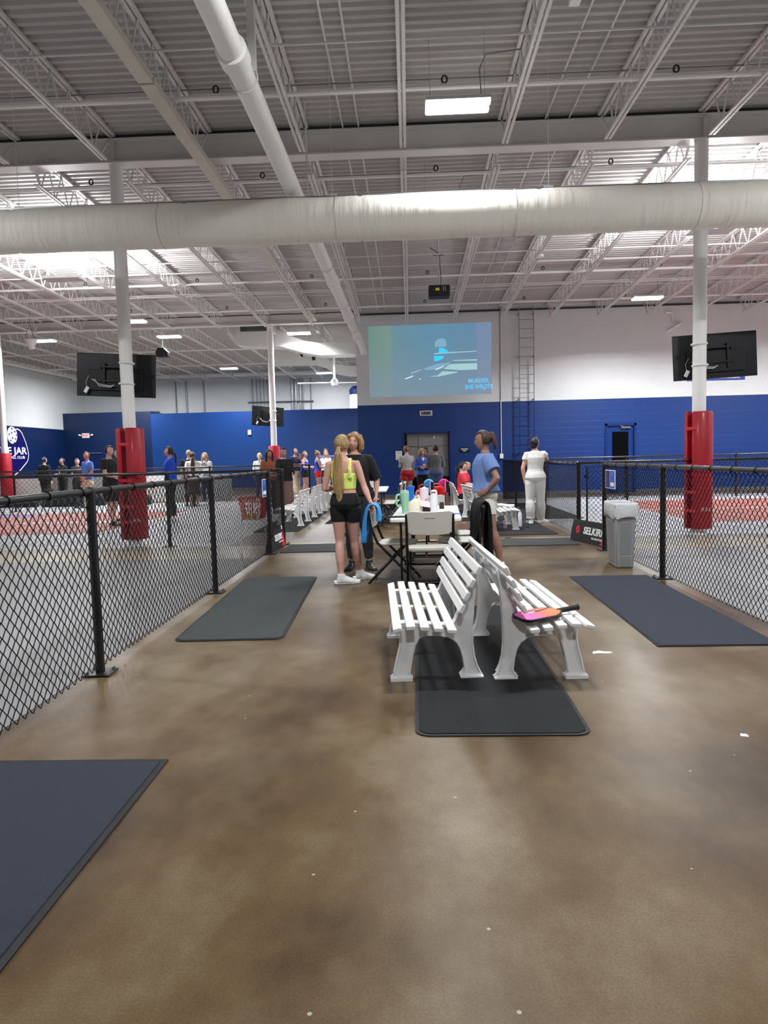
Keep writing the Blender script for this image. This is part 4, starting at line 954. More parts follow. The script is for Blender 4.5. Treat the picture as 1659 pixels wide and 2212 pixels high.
sh('streak', [(668, 296), (800, 290), (1016, 286), (1016, 292), (800, 298), (668, 304)], e_pa)
sh('streak', [(810, 356), (1018, 354), (1018, 366), (830, 362)], e_pa)
sh('streak', [(800, 388), (1018, 386), (1018, 438), (880, 440), (740, 425)], e_pa)
sh('streak', [(575, 420), (680, 385), (800, 372), (790, 392), (700, 430), (610, 432)], e_mid, .001)
sh('streak', [(735, 445), (862, 452), (850, 460), (700, 487), (610, 485), (690, 478)], e_pa)
sh('streak', [(672, 428), (745, 400), (742, 408), (680, 433)], e_wh, .003)
sh('streak', [(422, 497), (490, 472), (490, 482), (426, 503)], e_wh, .003)
sh('streak', [(470, 452), (560, 424), (562, 428), (474, 458)], e_pa)
sh('streak', [(538, 503), (552, 498), (552, 506), (540, 509)], e_wh, .003)
text('title_lettering', 'MURDER,\nSHE WROTE', .2, em('projected lettering', (90, 190, 240), 1.15), scr, (U(1030, 560)[0], -.003, U(1030, 556)[1]), bold=.004, sx=.85)
sh('title_drip', [(1068, 585), (1076, 585), (1074, 612), (1070, 612)], em('projected lettering', (90, 190, 240)), .003)

# ---------------------------------------------------------------- wall fittings
t = thing('wall_clock', 'white framed digital clock reading 4:40 on the blue wall under the picture', 'clock', (.58, 24.25, 2.83))
obj('case', MB().b2(-.21, .21, -.05, 0, -.085, .085), m_pure, t, 30, .01)
obj('display', MB().b2(-.175, .175, -.054, -.05, -.06, .06), mat('lcd grey', srgb(105, 118, 116), .4), t)
text('digits', '4:40', .12, m_blackpl, t, (.02, -.056, 0), ext=.001, bold=.002)
t = thing('wall_ladder', 'steel ladder fixed to the back wall right of the projected picture', 'ladder', (3.93, 24.02, 0))
lad = MB()
m_lad = mat('worn ladder paint', srgb(150, 150, 152), .5)
m_ladb = mat('blue ladder paint', srgb(6, 44, 104), .4)
for x in (-.23, .25): 
    obj('rail', MB().b2(x-.012, x+.012, -.03, .03, 3.15, 6.25), m_lad, t); obj('rail', MB().b2(x-.012, x+.012, -.03, .03, 1.1, 3.15), m_ladb, t, ).__setitem__('label', 'lower ladder rail painted blue')
for k in range(17):
    z = 1.3+.3*k; obj('rung', MB().tube([(-.23, 0, z), (.25, 0, z)], .011, 8), m_lad if z > 3.15 else m_ladb, t)
for z in (1.4, 3.2, 4.6, 6.0):
    obj('standoff', MB().b2(-.25, -.22, 0, .23, z-.02, z+.02).b2(.24, .27, 0, .23, z-.02, z+.02), m_ladb if z < 3.15 else m_lad, t)
t = thing('wall_conduit', 'thin vertical conduit between the picture and the ladder, ending in a box', 'conduit', (3.1, 24.22, 0))
obj('upper_tube', MB().tube([(0, 0, 3.2), (0, 0, 6.3)], .012, 8), m_conduit, t); obj('lower_tube', MB().tube([(0, 0, 1.4), (0, 0, 3.2)], .014, 8), m_pure, t)
obj('junction_box', MB().b2(-.06, .06, -.04, .03, 1.24, 1.4), m_pure, t, 30, .006)
t = thing('notice', 'white paper notice taped to the blue wall left of the grey door', 'notice', (-.37, 24.245, 1.43))
obj('sheet', MB().b2(-.11, .11, -.003, 0, -.15, .15), m_pure, t)
obj('printed_lines', MB().b2(-.06, .06, -.005, -.003, .09, .1).b2(-.07, .07, -.005, -.003, .065, .072).b2(-.08, .08, -.005, -.003, -.1, -.093), m_conduit, t)
t = thing('room_sign', 'small black room sign with pale lettering right of the grey door', 'sign', (1.86, 24.245, 1.56))
obj('plate', MB().b2(-.17, .17, -.012, 0, -.085, .085), m_blackpl, t, 30, .01)
obj('printed_lines', MB().b2(-.12, .12, -.014, -.012, .01, .05).b2(-.06, .06, -.014, -.012, -.05, -.015), m_house, t)
t = thing('wall_banner', 'blue wall banner behind the right television with white lettering', 'banner', (10.22, 24.245, 3.95))
obj('sheet', MB().b2(-.95, .95, -.004, 0, -.3, .35), mat('blue banner', srgb(38, 66, 160), .5), t)
text('lettering', 'SFAPICKLEBALL.ORG   f SFAPICKLEBALL', .115, m_pure, t, (0, -.006, -.2), ext=.001, bold=.003, sx=.78)
t = thing('exit_sign', 'red lit EXIT sign on the dark blue wall at the far left', 'sign', (-17.3, 37.6, 2.92))
obj('case', MB().b2(-.19, .19, -.04, .0, -.12, .12), m_pure, t); text('lettering', 'EXIT', .17, mat('exit red', srgb(255, 60, 70), .5, emit=srgb(255, 40, 60), estr=2), t, (0, -.045, 0), bold=.006)
obj('emergency_lamp', MB().ell((-.34, -.03, .03), (.07, .05, .05), 12, 8).ell((.34, -.03, .03), (.07, .05, .05), 12, 8).bar((-.3, -.02, 0), (.3, -.02, 0), .03), m_pure, t)
t = thing('door', 'dark blue door in the far left partition under the EXIT sign', 'door', (-16.85, 37.58, 0))
obj('leaf', MB().b2(-.9, .9, -.03, .0, .01, 2.2), mat('dark door paint', srgb(14, 34, 84), .35), t)
obj('push_bar', MB().b2(-.5, .4, -.08, -.03, 1.95, 2.0), m_galv, t)
t = thing('thermostat', 'small white thermostat box on the blue partition', 'box', (-8.1, 35.98, 2.8))
obj('case', MB().b2(-.08, .08, -.05, .02, -.12, .12), m_pure, t)

# emblem on the left wall
t = thing('wall_emblem', 'club emblem painted on the left wall, white outline round ball and lettering', 'emblem', (-18.49, 33.0, 0), PI/2)
EM = [(32.9, 3.11), (33.07, 3.13), (33.26, 3.07), (33.44, 2.93), (33.61, 2.68), (33.75, 2.43), (33.85, 2.18), (33.91, 1.94), (33.85, 1.72), (33.71, 1.56), (33.38, 1.37), (33.0, 1.14), (32.69, 1.01), (32.45, .96)]
R_ = [(y-33.0, z) for y, z in EM]; cxm = 32.45-33.0
Lh = [(2*cxm-a, b) for a, b in reversed(R_[:-1])]
full = R_ + Lh
obj('field', MB().prism(full, 'y', -.012, -.006), mat('deep navy emblem paint', srgb(14, 10, 100), .4), t)
obj('outline', MB().tube([(a, -.015, b) for a, b in full], [(.028, .006)]*len(full), 6, closed=False, upv=(0, 1, 0)), m_pure, t)
bl_ = obj('ball', MB().prism([(-.43+.42*math.cos(a), 2.83+.4*math.sin(a)) for a in [2*PI*i/32 for i in range(32)]], 'y', -.024, -.012), m_line, t)
hl = MB()
for (a, b) in ((-.43, 3.14), (-.2, 3.0), (-.48, 2.93), (-.68, 2.86), (-.08, 2.84), (-.42, 2.7), (-.17, 2.66), (-.58, 2.57), (-.3, 2.48)):
    hl.prism([(a+.045*math.cos(q), b+.045*math.sin(q)) for q in [2*PI*i/12 for i in range(12)]], 'y', -.028, -.024)
obj('ball_holes', hl, mat('deep navy emblem paint', srgb(14, 10, 100), .4), bl_)
text('lettering', 'THE JAR', .46, m_pure, t, (cxm-.02, -.016, 2.09), bold=.012, sx=1.56)
text('lettering', 'PICKLEBALL CLUB', .165, m_pure, t, (cxm, -.016, 1.79), bold=.005, sx=1.66)

# white kickboard of the far left courts with bags before it
t = thing('court_divider', 'low white panel divider behind the far left mesh fence', 'divider', (-10.5, 24.9, 0))
for k in range(4): obj('panel', MB().b2(-4.2+2.1*k+.01, -4.2+2.1*(k+1)-.01, -.02, .02, .02, .93), m_court2 if k % 2 else m_pure, t)
m_bag = mat('black nylon bag', srgb(16, 17, 22), .7)
for i, (x, y, w, h, lb) in enumerate(((-12.05, 23.3, .5, .62, 'upright black sports bag before the white divider'), (-11.35, 23.2, .75, .5, 'long dark grey sports bag right of the upright black one'), (-13.2, 23.4, 1.3, .35, 'flat black bag on the floor before the white divider'), (-10.5, 23.5, .45, .42, 'small black bag near the man in the blue polo shirt'), (-8.9, 23.3, .5, .35, 'black bag beside the red column pad at the left'))):
    b = thing('sports_bag', lb, 'bag', (x, y, 0))
    obj('body', MB().loft([((0, 0, 0), w*.5, .16), ((0, 0, h*.5), w*.52, .18), ((0, 0, h*.85), w*.42, .13), ((0, 0, h), w*.3, .06)], 16, pw=.5), m_bag, b, 50)
    obj('strap', MB().tube([(-w*.2, -.1, h*.85), (-w*.1, -.14, h+.06), (w*.1, -.14, h+.06), (w*.2, -.1, h*.85)], .012, 6), m_bag, b)

# ---------------------------------------------------------------- far left ductwork and pipes
m_duct = mat('white sheet metal duct', srgb(222, 222, 220), .45)
t = thing('sheet_metal_duct', 'boxy white duct with a louvre stepping down beside the far column', 'duct', (0, 25.6, 0))
P = [(-6.3, 6.22), (-4.85, 6.1), (-4.3, 5.85), (-3.7, 5.6), (-3.1, 5.5), (-1.76, 5.48), (-1.76, 5.06), (-3.1, 5.07), (-3.7, 5.18), (-4.1, 5.3), (-4.5, 5.42), (-5.9, 5.48), (-6.15, 5.55), (-6.35, 5.75)]
obj('casing', MB().prism(P, 'y', 0, .8), m_duct, t, 25)
obj('louvre', MB().b2(-5.95, -4.95, -.02, 0, 5.98, 6.2), mat('dark louvre', srgb(70, 76, 78), .5), t)
lv = MB()
for k in range(5): lv.b2(-5.72, -4.97, -.03, -.015, 6.0+.04*k, 6.012+.04*k)
obj('louvre_blade', lv, m_galv, t)
t = thing('sheet_metal_duct', 'second white duct curving down behind the boxy one', 'duct', (0, 31.5, 0))
P = [(-6.1, 6.3), (-4.95, 6.25), (-4.4, 5.98), (-3.73, 5.9), (-3.22, 5.52), (-2.7, 5.42), (-1.6, 5.4), (-1.6, 5.02), (-2.7, 5.05), (-3.2, 5.16), (-3.7, 5.45), (-4.1, 5.58), (-6.1, 5.6)]
obj('casing', MB().prism(P, 'y', 0, .9), m_duct, t, 25)
obj('small_vents', MB().b2(-4.75, -4.6, -.02, 0, 5.85, 6.1).b2(-4.2, -4.05, -.02, 0, 5.7, 5.9), m_blackpl, t)
t = thing('roof_speaker', 'black speaker hanging under the roof right of the left television', 'speaker', (-8.35, 24.3, 5.12))
obj('cabinet', MB().prism([(-.2, -.14), (.22, -.14), (.2, .02), (.06, .17), (-.12, .17), (-.2, .05)], 'y', -.15, .15), m_blackpl, t, 30, .02)
obj('bracket', MB().bar((0, 0, .15), (0, 0, .95), .02), m_steel, t)
t = thing('hanging_pendant', 'white bell-shaped unit hanging from cables at the far left', 'fixture', (-12.05, 22.7, 5.12))
obj('bell', MB().lathe([(.09, 0), (.1, .12), (.16, .2), (.17, .3), (.13, .34)], n=20), m_pvc, t)
obj('cables', MB().tube([(-.15, 0, .3), (-.12, 0, .6), (0, 0, .75), (0, 0, 1.2)], .01, 6).tube([(.12, 0, .34), (.04, 0, .55), (0, 0, .75)], .01, 6), m_conduit, t)
# pipes on the far white wall
pl = [(-8.75, .04), (-8.5, .03), (-8.3, .03), (-8.1, .03), (-7.9, .03), (-7.7, .04), (-6.5, .05), (-6.3, .06), (-6.05, .05), (-5.9, .03), (-5.45, .03), (-12.5, .04), (-11.5, .03), (-13.1, .03)]
for i, (x, r) in enumerate(pl):
    z1 = 5.9
    tag(obj('riser_pipe', MB().tube([(x, 39.97-r, 3.7), (x, 39.97-r, z1)], r, 8), m_galv if r > .035 else m_conduit, loc=(0, 0, 0)), 'vertical pipe on the far white wall, number %s from the left' % ordn[1+sorted(p[0] for p in pl).index(x)] if 1+sorted(p[0] for p in pl).index(x) <= 12 else 'vertical pipe on the far white wall, %s on the right' % ('last' if x == max(p[0] for p in pl) else 'last but one'), 'pipe', 'riser pipes on the far white wall')
tag(obj('cross_pipe', MB().tube([(-9.0, 39.85, 4.62), (-5.3, 39.85, 4.6)], .035, 8), m_galv), 'horizontal pipe joining the risers on the far white wall', 'pipe')
tag(obj('main_pipe', MB().tube([(-18.3, 38.6, 6.05), (-1.8, 38.6, 6.02)], .11, 14), m_pvc), 'wide white pipe along the top of the far white wall', 'pipe')
tag(obj('main_pipe', MB().tube([(-17.9, 25, 6.0), (-17.9, 38.4, 6.1)], .13, 14), m_pvc), 'wide white pipe along the top of the left wall', 'pipe')
t = thing('ceiling_fan', 'large white four-bladed fan behind the far column', 'fan', (-3.08, 30, 4.55))
obj('hub', MB().lathe([(.12, -.12), (.16, -.05), (.16, .08), (.08, .16), (.05, .2), (.05, 1.7)], n=18), m_pure, t)
for a in (.1, PI/2+.1, PI+.1, 3*PI/2+.1): obj('blade', MB().prism([(.12, -.07), (1.5, -.09), (1.55, .05), (.12, .07)], 'z', -.02, 0), m_pure, t, rot=(.15, 0, a))
t = thing('storage_tank', 'white vertical tank with a dark blue cap beside the corner of the blue wall', 'tank', (-2.6, 38.4, 0))
obj('tank_body', MB().lathe([(.55, 0), (.55, 5.0), (.4, 5.15)], n=24), m_pure, t)
obj('tank_cap', MB().lathe([(.56, 4.75), (.58, 5.0), (.4, 5.2)], n=24), mat('navy cap', srgb(16, 30, 84), .4), t)
tag(obj('sprinkler_box', MB().b2(-.06, .06, -.06, .06, 0, .1), m_pure, loc=(2.02, 8.7, 6.56)), 'small white box fixed under the deck at the top right', 'box')
tag(obj('smoke_detector', MB().lathe([(.09, 0), (.09, .04), (.05, .07)], n=16), m_pure, loc=(3.12, 17.0, 5.925), ), 'round white detector under a joist left of the right column', 'detector')
t = thing('duct_loop_pipe', 'bent white pipe on the white wall beside the right column', 'pipe', (8.9, 24.212, 5.55))
obj('pipe', MB().tube([(-.3, 0, -.25), (.15, 0, .0), (-.1, 0, .05), (-.15, 0, .35), (-.35, 0, .38)], .04, 8), m_pure, t)

# ================================================================ people
def skin(c): return mat('skin %d' % sum(c), srgb(*c), .5, sub=.08, noise=.05, nscale=14)
SK_L, SK_M, SK_T = (206, 164, 148), (178, 132, 114), (160, 112, 94)
SK_D = (140, 98, 78)
def hairm(c): 
    return mat('hair %d %d %d' % c, srgb(*c), .5, noise=.38, nscale=26, bump=.6, bscale=40, stretch=(2.2, 2.2, .22))
def clothm(c, r=.85): return mat('cloth %d %d %d' % c, srgb(*c), r, noise=.06, nscale=10, bump=1.0, bscale=11, stretch=(1, 1, .45))

TOR = [(.80, .085, .075, 0), (.85, .150, .105, .006), (.91, .172, .120, .012), (.97, .160, .112, .006), (1.03, .136, .096, 0), (1.08, .124, .090, -.002), (1.15, .130, .094, -.004), (1.23, .145, .106, -.008), (1.30, .152, .104, -.003), (1.355, .150, .088, .002), (1.395, .124, .072, .008), (1.425, .078, .058, .012), (1.46, .05, .052, .012)]
TORM = [(.80, .085, .08, 0), (.85, .145, .11, 0), (.91, .165, .118, .004), (.97, .160, .115, 0), (1.03, .152, .108, 0), (1.10, .152, .106, -.002), (1.18, .162, .112, -.002), (1.26, .176, .118, -.002), (1.33, .182, .112, 0), (1.385, .170, .092, .004), (1.42, .125, .072, .01), (1.45, .072, .062, .012), (1.48, .058, .058, .012)]
def lerp(a, b, t): return tuple(x+(y-x)*t for x, y in zip(a, b))
class Rig:
    def __init__(s, male=False, lean=(0, 0), J=None, heavy=1.0, drop=0.0, headyaw=0, headpitch=0, headroll=0):
        s.male = male; s.lean = lean; s.heavy = heavy; s.drop = drop
        s.T = TORM if male else TOR
        sh = .185 if male else .158; zs = 1.395 if male else 1.365
        d = dict(Sl=(sh, .008, zs), Sr=(-sh, .008, zs), El=(sh+.045, .03, 1.10), Er=(-sh-.045, .03, 1.10), Wl=(sh+.055, -.04, .86), Wr=(-sh-.055, -.04, .86),
                 Hl=(.085, .005, .87), Hr=(-.085, .005, .87), Kl=(.095, -.015, .48), Kr=(-.095, -.015, .48), Al=(.10, .03, .085), Ar=(-.10, .03, .085), Tl=None, Tr=None, hand='relax')
        for k in ('Sl', 'Sr'): d[k] = s.bend(d[k])
        for k in ('El', 'Er', 'Wl', 'Wr'): d[k] = s.bend(d[k])
        if J: d.update(J)
        s.J = d; s.hy, s.hp, s.hr = headyaw, headpitch, headroll
        zc = 1.617 if male else 1.585
        s.hc = Vector(s.bend((0, -.008, zc)))
        s.R = Matrix.Rotation(headyaw, 3, 'Z') @ Matrix.Rotation(headroll, 3, 'Y') @ Matrix.Rotation(headpitch, 3, 'X')
    def bend(s, p):
        h = max(0, p[2]-.95); return (p[0]+s.lean[0]*h, p[1]+s.lean[1]*h, p[2]-s.drop)
    def torso(s, mb, z0, z1, g=0.0, flare=0.0, n=22, gy=None):
        rings = []; T = s.T; zs = [z0]+[t[0] for t in T if z0 < t[0] < z1]+[z1]
        for z in zs:
            for a, b in zip(T[:-1], T[1:]):
                if a[0] <= z <= b[0]: r = lerp(a, b, (z-a[0])/(b[0]-a[0])); break
            else: r = (z,)+T[0][1:] if z < T[0][0] else (z,)+T[-1][1:]
            hv = s.heavy if z < 1.33 else 1+(s.heavy-1)*.4
            f = flare*max(0, (z0+.28-z)/.28)
            c = s.bend((0, r[3], z)); rings.append((c, r[1]*hv+g+f, r[2]*hv+(gy if gy is not None else g)+f*.8))
        mb.loft(rings, n, pw=.88)
        return mb
    def arm(s, mb, side, t0, t1, g=0.0, flare=0.0):
        S, E, Wp = (Vector(s.J[k+side]) for k in 'SEW'); k = 1.15 if s.male else 1.0
        prof = [(0, .05), (.25, .047), (.55, .041), (.85, .036), (1.0, .036), (1.15, .037), (1.3, .037), (1.6, .030), (1.85, .023), (2.0, .0215)]
        P = lambda t: S.lerp(E, t) if t <= 1 else E.lerp(Wp, t-1)
        ts = [t0]+[t for t, r in prof if t0 < t < t1]+[t1]; pts = []; rs = []
        for t in ts:
            for a, b in zip(prof[:-1], prof[1:]):
                if a[0] <= t <= b[0]: r = a[1]+(b[1]-a[1])*(t-a[0])/(b[0]-a[0])
            pts.append(P(t)); rs.append(r*k*(1+(s.heavy-1)*.6)+g+flare*max(0, (t-t0)/(t1-t0)))
        if t0 == 0:
            inn = S + Vector((-.05 if side == 'l' else .05, 0, .0)); pts.insert(0, inn); rs.insert(0, rs[0]*.9)
        mb.tube(pts, rs, 14); return mb
    def leg(s, mb, side, t0, t1, g=0.0, flare=0.0, wide=None):
        H, K, A = (Vector(s.J[k+side]) for k in 'HKA'); k = 1.04 if s.male else 1.0
        prof = [(0, .092), (.2, .088), (.5, .074), (.8, .060), (.95, .053), (1.05, .052), (1.2, .053), (1.38, .056), (1.6, .046), (1.85, .034), (2.0, .034)]
        ts = [t0]+[t for t, r in prof if t0 < t < t1]+[t1]; pts = []; rs = []
        for t in ts:
            for a, b in zip(prof[:-1], prof[1:]):
                if a[0] <= t <= b[0]: r = a[1]+(b[1]-a[1])*(t-a[0])/(b[0]-a[0])
            p = H.lerp(K, t) if t <= 1 else K.lerp(A, t-1)
            if 1.1 < t < 1.8 and s.drop == 0: p = p+Vector((0, .014, 0))
            r = r*k*(1+(s.heavy-1)*.8)+g
            if wide: r = max(r, wide[0]+(wide[1]-wide[0])*t/2)
            pts.append(p); rs.append(r+flare*max(0, (t-t0)/(t1-t0)))
        mb.tube(pts, rs, 16); return mb
    def hand(s, mb, side, curl=.5, scale=1.0):
        E, Wp = Vector(s.J['E'+side]), Vector(s.J['W'+side]); d = (Wp-E).normalized(); sg = 1 if side == 'l' else -1
        hd = s.J.get('hd'+side)
        if hd: d = Vector(hd).normalized()
        nrm = Vector(s.J.get('pn'+side, (-sg, 0, 0)))            # palm faces this way
        nrm = (nrm-d*nrm.dot(d)).normalized(); w = d.cross(nrm).normalized()
        if w.dot(Vector(s.J.get('th'+side, (0, -1, 0)))) < 0: w = -w      # w points to the thumb side
        k = scale*(1.08 if s.male else .96)
        mb.tube([Wp-d*.015, Wp+d*.02*k, Wp+d*.05*k, Wp+d*.088*k], [(.024, .018), (.034*k, .016*k), (.041*k, .016*k), (.038*k, .012*k)], 12, upv=nrm)
        for i, (L, r) in enumerate(((.072, .0088), (.080, .0092), (.074, .0088), (.060, .0078))):
            off = (.030-.020*i)*k; b = Wp + d*(.082-.004*abs(i-1))*k + w*off; dd = (d + w*(.10-.075*i)).normalized(); pts = [b]; a = 0
            for j, seg in enumerate((.45, .32, .26)):
                a += curl*(.55+.15*j); dr = (dd*math.cos(a)+nrm*math.sin(a)).normalized(); pts.append(pts[-1]+dr*L*seg*k)
            mb.tube(pts, [r*k, r*k*.96, r*k*.88, r*k*.7], 8)
        b = Wp + d*.022*k + w*.022*k; t1 = (d*.62+w*.72+nrm*.25).normalized(); t2 = (d*.85+w*.35+nrm*.4).normalized()
        mb.tube([b, b+t1*.034*k, b+t1*.034*k+t2*.028*k, b+t1*.034*k+t2*.052*k], [.013*k, .0108*k, .0095*k, .007*k], 8)
        return mb
    def foot(s, mb, side, g=0.0):
        A = Vector(s.J['A'+side]); t = s.J.get('T'+side); d = Vector(t) if t else Vector((.12 if side == 'l' else -.12, -1, 0)); d.z = 0; d.normalize()
        z = A.z-.085
        mb.tube([A-d*.052+Vector((0, 0, -.045)), A-d*.03+Vector((0, 0, -.05)), A+d*.04+Vector((0, 0, -.045)), A+d*.11+Vector((0, 0, -.06)), A+d*.165+Vector((0, 0, -.066)), A+d*.195+Vector((0, 0, -.07))],
                [(.024+g, .026+g), (.03+g, .034+g), (.034+g, .038+g), (.042+g, .024+g*.8), (.038+g, .017+g*.6), (.02+g, .01+g*.5)], 14, upv=(0, 0, 1))
        mb.tube([A+Vector((0, 0, .03)), A+Vector((0, 0, -.02)), A+d*.02+Vector((0, 0, -.055))], [.034+g*.5, .036+g, .036+g], 12)
        return mb
    def head_pt(s, u, g=0.0, mode='skin'):
        # u unit vector, local head frame, face towards -y
        x, y, z = u; rx, ry, rz = .077, .098, .116
        p = Vector((x*rx, y*ry, z*rz))
        if z < 0:
            k = 1-.30*(-z)**1.4*(1 if y < .3 else .6); p.x *= k
            if y > 0: p.y *= 1-.35*(-z)
        if y < 0: p.y *= .97
        if y > 0 and z > 0: p.y *= 1.03
        if mode == 'skin':
            G = lambda cx, cz, sx, sz: math.exp(-((p.x-cx)/sx)**2-((p.z-cz)/sz)**2)
            if y < 0:
                dy = 0
                dy -= .021*G(0, -.022, .0125, .017)+.010*G(0, .004, .009, .02)      # nose
                dy -= .005*G(0, .03, .05, .012)                                      # brow
                dy += .009*G(.031, .008, .015, .012)+.009*G(-.031, .008, .015, .012)  # eye sockets
                dy -= .0065*G(0, -.054, .022, .006)+.0065*G(0, -.066, .018, .006)-.004*G(0, -.06, .02, .0025)
                dy -= .008*G(0, -.092, .02, .014)
                dy -= .004*G(.038, -.02, .016, .016)+.004*G(-.038, -.02, .016, .016)
                p.y += dy
        else:
            n = Vector((x, y, z)); face = (-y) > .15
            gg = g
            if mode in ('cap', 'full'):
                fz = .62 if mode == 'cap' else .5
                f = 0
                if y < -.02 and z < fz+.25*abs(x): f = min(1, (-.02-y)/.22)*min(1, (fz+.25*abs(x)-z)/.15)
                if z < -.35 and mode == 'cap': f = max(f, min(1, (-.35-z)/.3))
                gg = g*(1-f) - .02*f
            p += n*gg
        return s.hc + s.R @ p
    def head(s, mb, n=40, m=30, g=0.0, mode='skin'):
        vs = []; fs = []
        for i in range(m+1):
            ph = PI*i/m
            for k in range(n):
                t = 2*PI*k/n; vs.append(s.head_pt((math.sin(ph)*math.cos(t), math.sin(ph)*math.sin(t), -math.cos(ph)), g, mode))
        for i in range(m):
            for k in range(n):
                k2 = (k+1) % n; fs.append((i*n+k, i*n+k2, (i+1)*n+k2, (i+1)*n+k))
        mb.add(vs, fs)
        if mode == 'skin':
            for sx in (-1, 1): mb.ell(s.hc + s.R @ Vector((sx*.073, .01, -.008)), (.011, .018, .03), 10, 8, s.R @ Matrix.Rotation(-.25*sx, 3, 'Z'))
        return mb
    def H(s, v): return s.hc + s.R @ Vector(v)

def remesh(o, vox, sm=4, f=.5):
    r = o.modifiers.new('join', 'REMESH'); r.mode = 'VOXEL'; r.voxel_size = vox; r.use_smooth_shade = True
    q = o.modifiers.new('soften', 'SMOOTH'); q.iterations = sm; q.factor = f
    return o
def person(label, x, y, facing, height=1.66, male=False, lean=(0, 0), J=None, heavy=1.0, skinc=SK_L, hair=('short', (60, 40, 28)), top=None, bottom=None, shoes=((230, 230, 230), None),
           head=(0, 0, 0), face=True, vox=.009, drop=0.0, curl=(.45, .45), z=0.0, extras=None, group=None):
    base = 1.735 if male else 1.712
    sc = height/base
    t = thing('person', label, 'person', (x, y, z), math.radians(facing)); t.scale = (sc,)*3
    r = Rig(male, lean, J, heavy, drop, *[math.radians(a) for a in head])
    sk = skin(skinc)
    b = MB(); r.torso(b, .80, r.T[-1][0]); r.head(b)
    nk = .052 if male else .044
    b.tube([Vector(r.bend((0, .014, 1.36))), Vector(r.bend((0, .012, 1.45))), r.H((0, .012, -.07))], [nk+.012, nk, nk], 16)
    for s in 'lr':
        r.arm(b, s, 0, 2.0); r.hand(b, s, curl[0 if s == 'l' else 1]); r.leg(b, s, 0, 2.0); r.foot(b, s)
    remesh(obj('body', b, sk, t), vox, 3)
    # hair
    kind, hc = hair; hm = hairm(hc); h = MB()
    r.head(h, g=.012 if kind != 'short' else .009, mode='cap')
    hv = max(vox, .008)
    if kind in ('pony', 'longpony', 'highpony'):
        zt = {'pony': -.02, 'longpony': -.045, 'highpony': .06}[kind]
        L = {'pony': .2, 'longpony': .62, 'highpony': .2}[kind]
        p0 = r.H((0, .085, zt)); pts = [p0, p0+Vector((0, .05, .012))]; n = 8
        if kind == 'highpony': pts = [r.H((0, .08, .06)), r.H((0, .12, .07))]
        for i in range(1, n+1):
            u = i/n; pts.append(pts[1]+Vector((.01*math.sin(u*3), .02-.03*u if kind != 'highpony' else .035*math.sin(u*2), -L*u)))
        w = {'pony': .032, 'longpony': .056, 'highpony': .044}[kind]
        rad = [.016, .02] + [(w*(.65+.6*math.sin(min(1, u*1.25)*PI*.62))*(1 if u < .85 else .55), w*.5) for u in [i/n for i in range(1, n+1)]]
        h.tube(pts, rad, 14, upv=(0, 0, 1))
    elif kind == 'bun':
        h.ell(r.H((0, .098, .035)), (.04, .036, .04), 14, 10)
    elif kind == 'topbun':
        h.ell(r.H((0, .07, .11)), (.042, .04, .038), 14, 10)
    elif kind == 'bob':
        for sx in (-1, 1):
            h.tube([r.H((sx*.035, -.07, .085)), r.H((sx*.07, -.06, .055)), r.H((sx*.095, -.03, -.01)), r.H((sx*.1, -.012, -.07)), r.H((sx*.085, .01, -.125))], [.022, .03, .034, .036, .016], 12)
            h.tube([r.H((sx*.05, .03, .09)), r.H((sx*.088, .03, .0)), r.H((sx*.085, .04, -.08)), r.H((sx*.06, .05, -.13))], [.03, .036, .04, .02], 12)
        h.tube([r.H((0, .06, .05)), r.H((0, .085, -.02)), r.H((0, .08, -.09)), r.H((0, .07, -.135))], [(.07, .03), (.085, .034), (.08, .036), (.05, .02)], 14, upv=(0, 1, 0))
    elif kind == 'long':
        for sx in (-1, 1):
            h.tube([r.H((sx*.045, -.04, .09)), r.H((sx*.08, -.045, .03)), r.H((sx*.09, -.03, -.07)), r.H((sx*.085, -.045, -.17)), r.H((sx*.075, -.055, -.27))], [.022, .026, .028, .03, .014], 12)
        h.tube([r.H((0, .07, .04)), r.H((0, .09, -.06)), r.H((0, .085, -.17)), r.H((0, .08, -.28))], [(.07, .024), (.085, .026), (.085, .026), (.06, .014)], 14, upv=(0, 1, 0))
    elif kind == 'cropped':
        h.ell(r.H((0, .045, -.05)), (.078, .06, .062), 14, 10)
    ho = remesh(obj('hair', h, hm, t), hv, 2)
    if kind in ('pony', 'longpony', 'highpony'):
        e = r.H((0, .1, zt)) if kind != 'highpony' else r.H((0, .105, .066))
        obj('hair_tie', MB().tube([e+Vector((.019*math.cos(a), .0, .019*math.sin(a))) for a in [2*PI*i/12 for i in range(12)]], .005, 6, closed=True), m_blackpl, ho)
    if face:
        for sx in (-1, 1):
            ey = obj('eye', MB().ell(r.H((sx*.031, -.0745, .008)), (.0105, .007, .0052), 12, 8), mat('eye white', srgb(222, 216, 210), .25), t)
            obj('iris', MB().ell(r.H((sx*.031, -.080, .008)), (.0048, .004, .0048), 10, 6), mat('dark iris', srgb(46, 36, 30), .2), ey)
            obj('eyebrow', MB().tube([r.H((sx*.016, -.089, .027)), r.H((sx*.032, -.087, .032)), r.H((sx*.047, -.077, .026))], [.002, .0032, .0018], 6), hairm(tuple(int(c*.7) for c in hc)), t)
        obj('lips', MB().tube([r.H((-.021, -.080, -.06)), r.H((-.008, -.0915, -.057)), r.H((.008, -.0915, -.057)), r.H((.021, -.080, -.06))], [.0015, .0035, .0035, .0015], 8).tube([r.H((-.018, -.085, -.062)), r.H((0, -.0915, -.067)), r.H((.018, -.085, -.062))], [.0015, .004, .0015], 8), mat('lip tone', srgb(158, 100, 92), .5), t)
    cv = max(vox, .008)
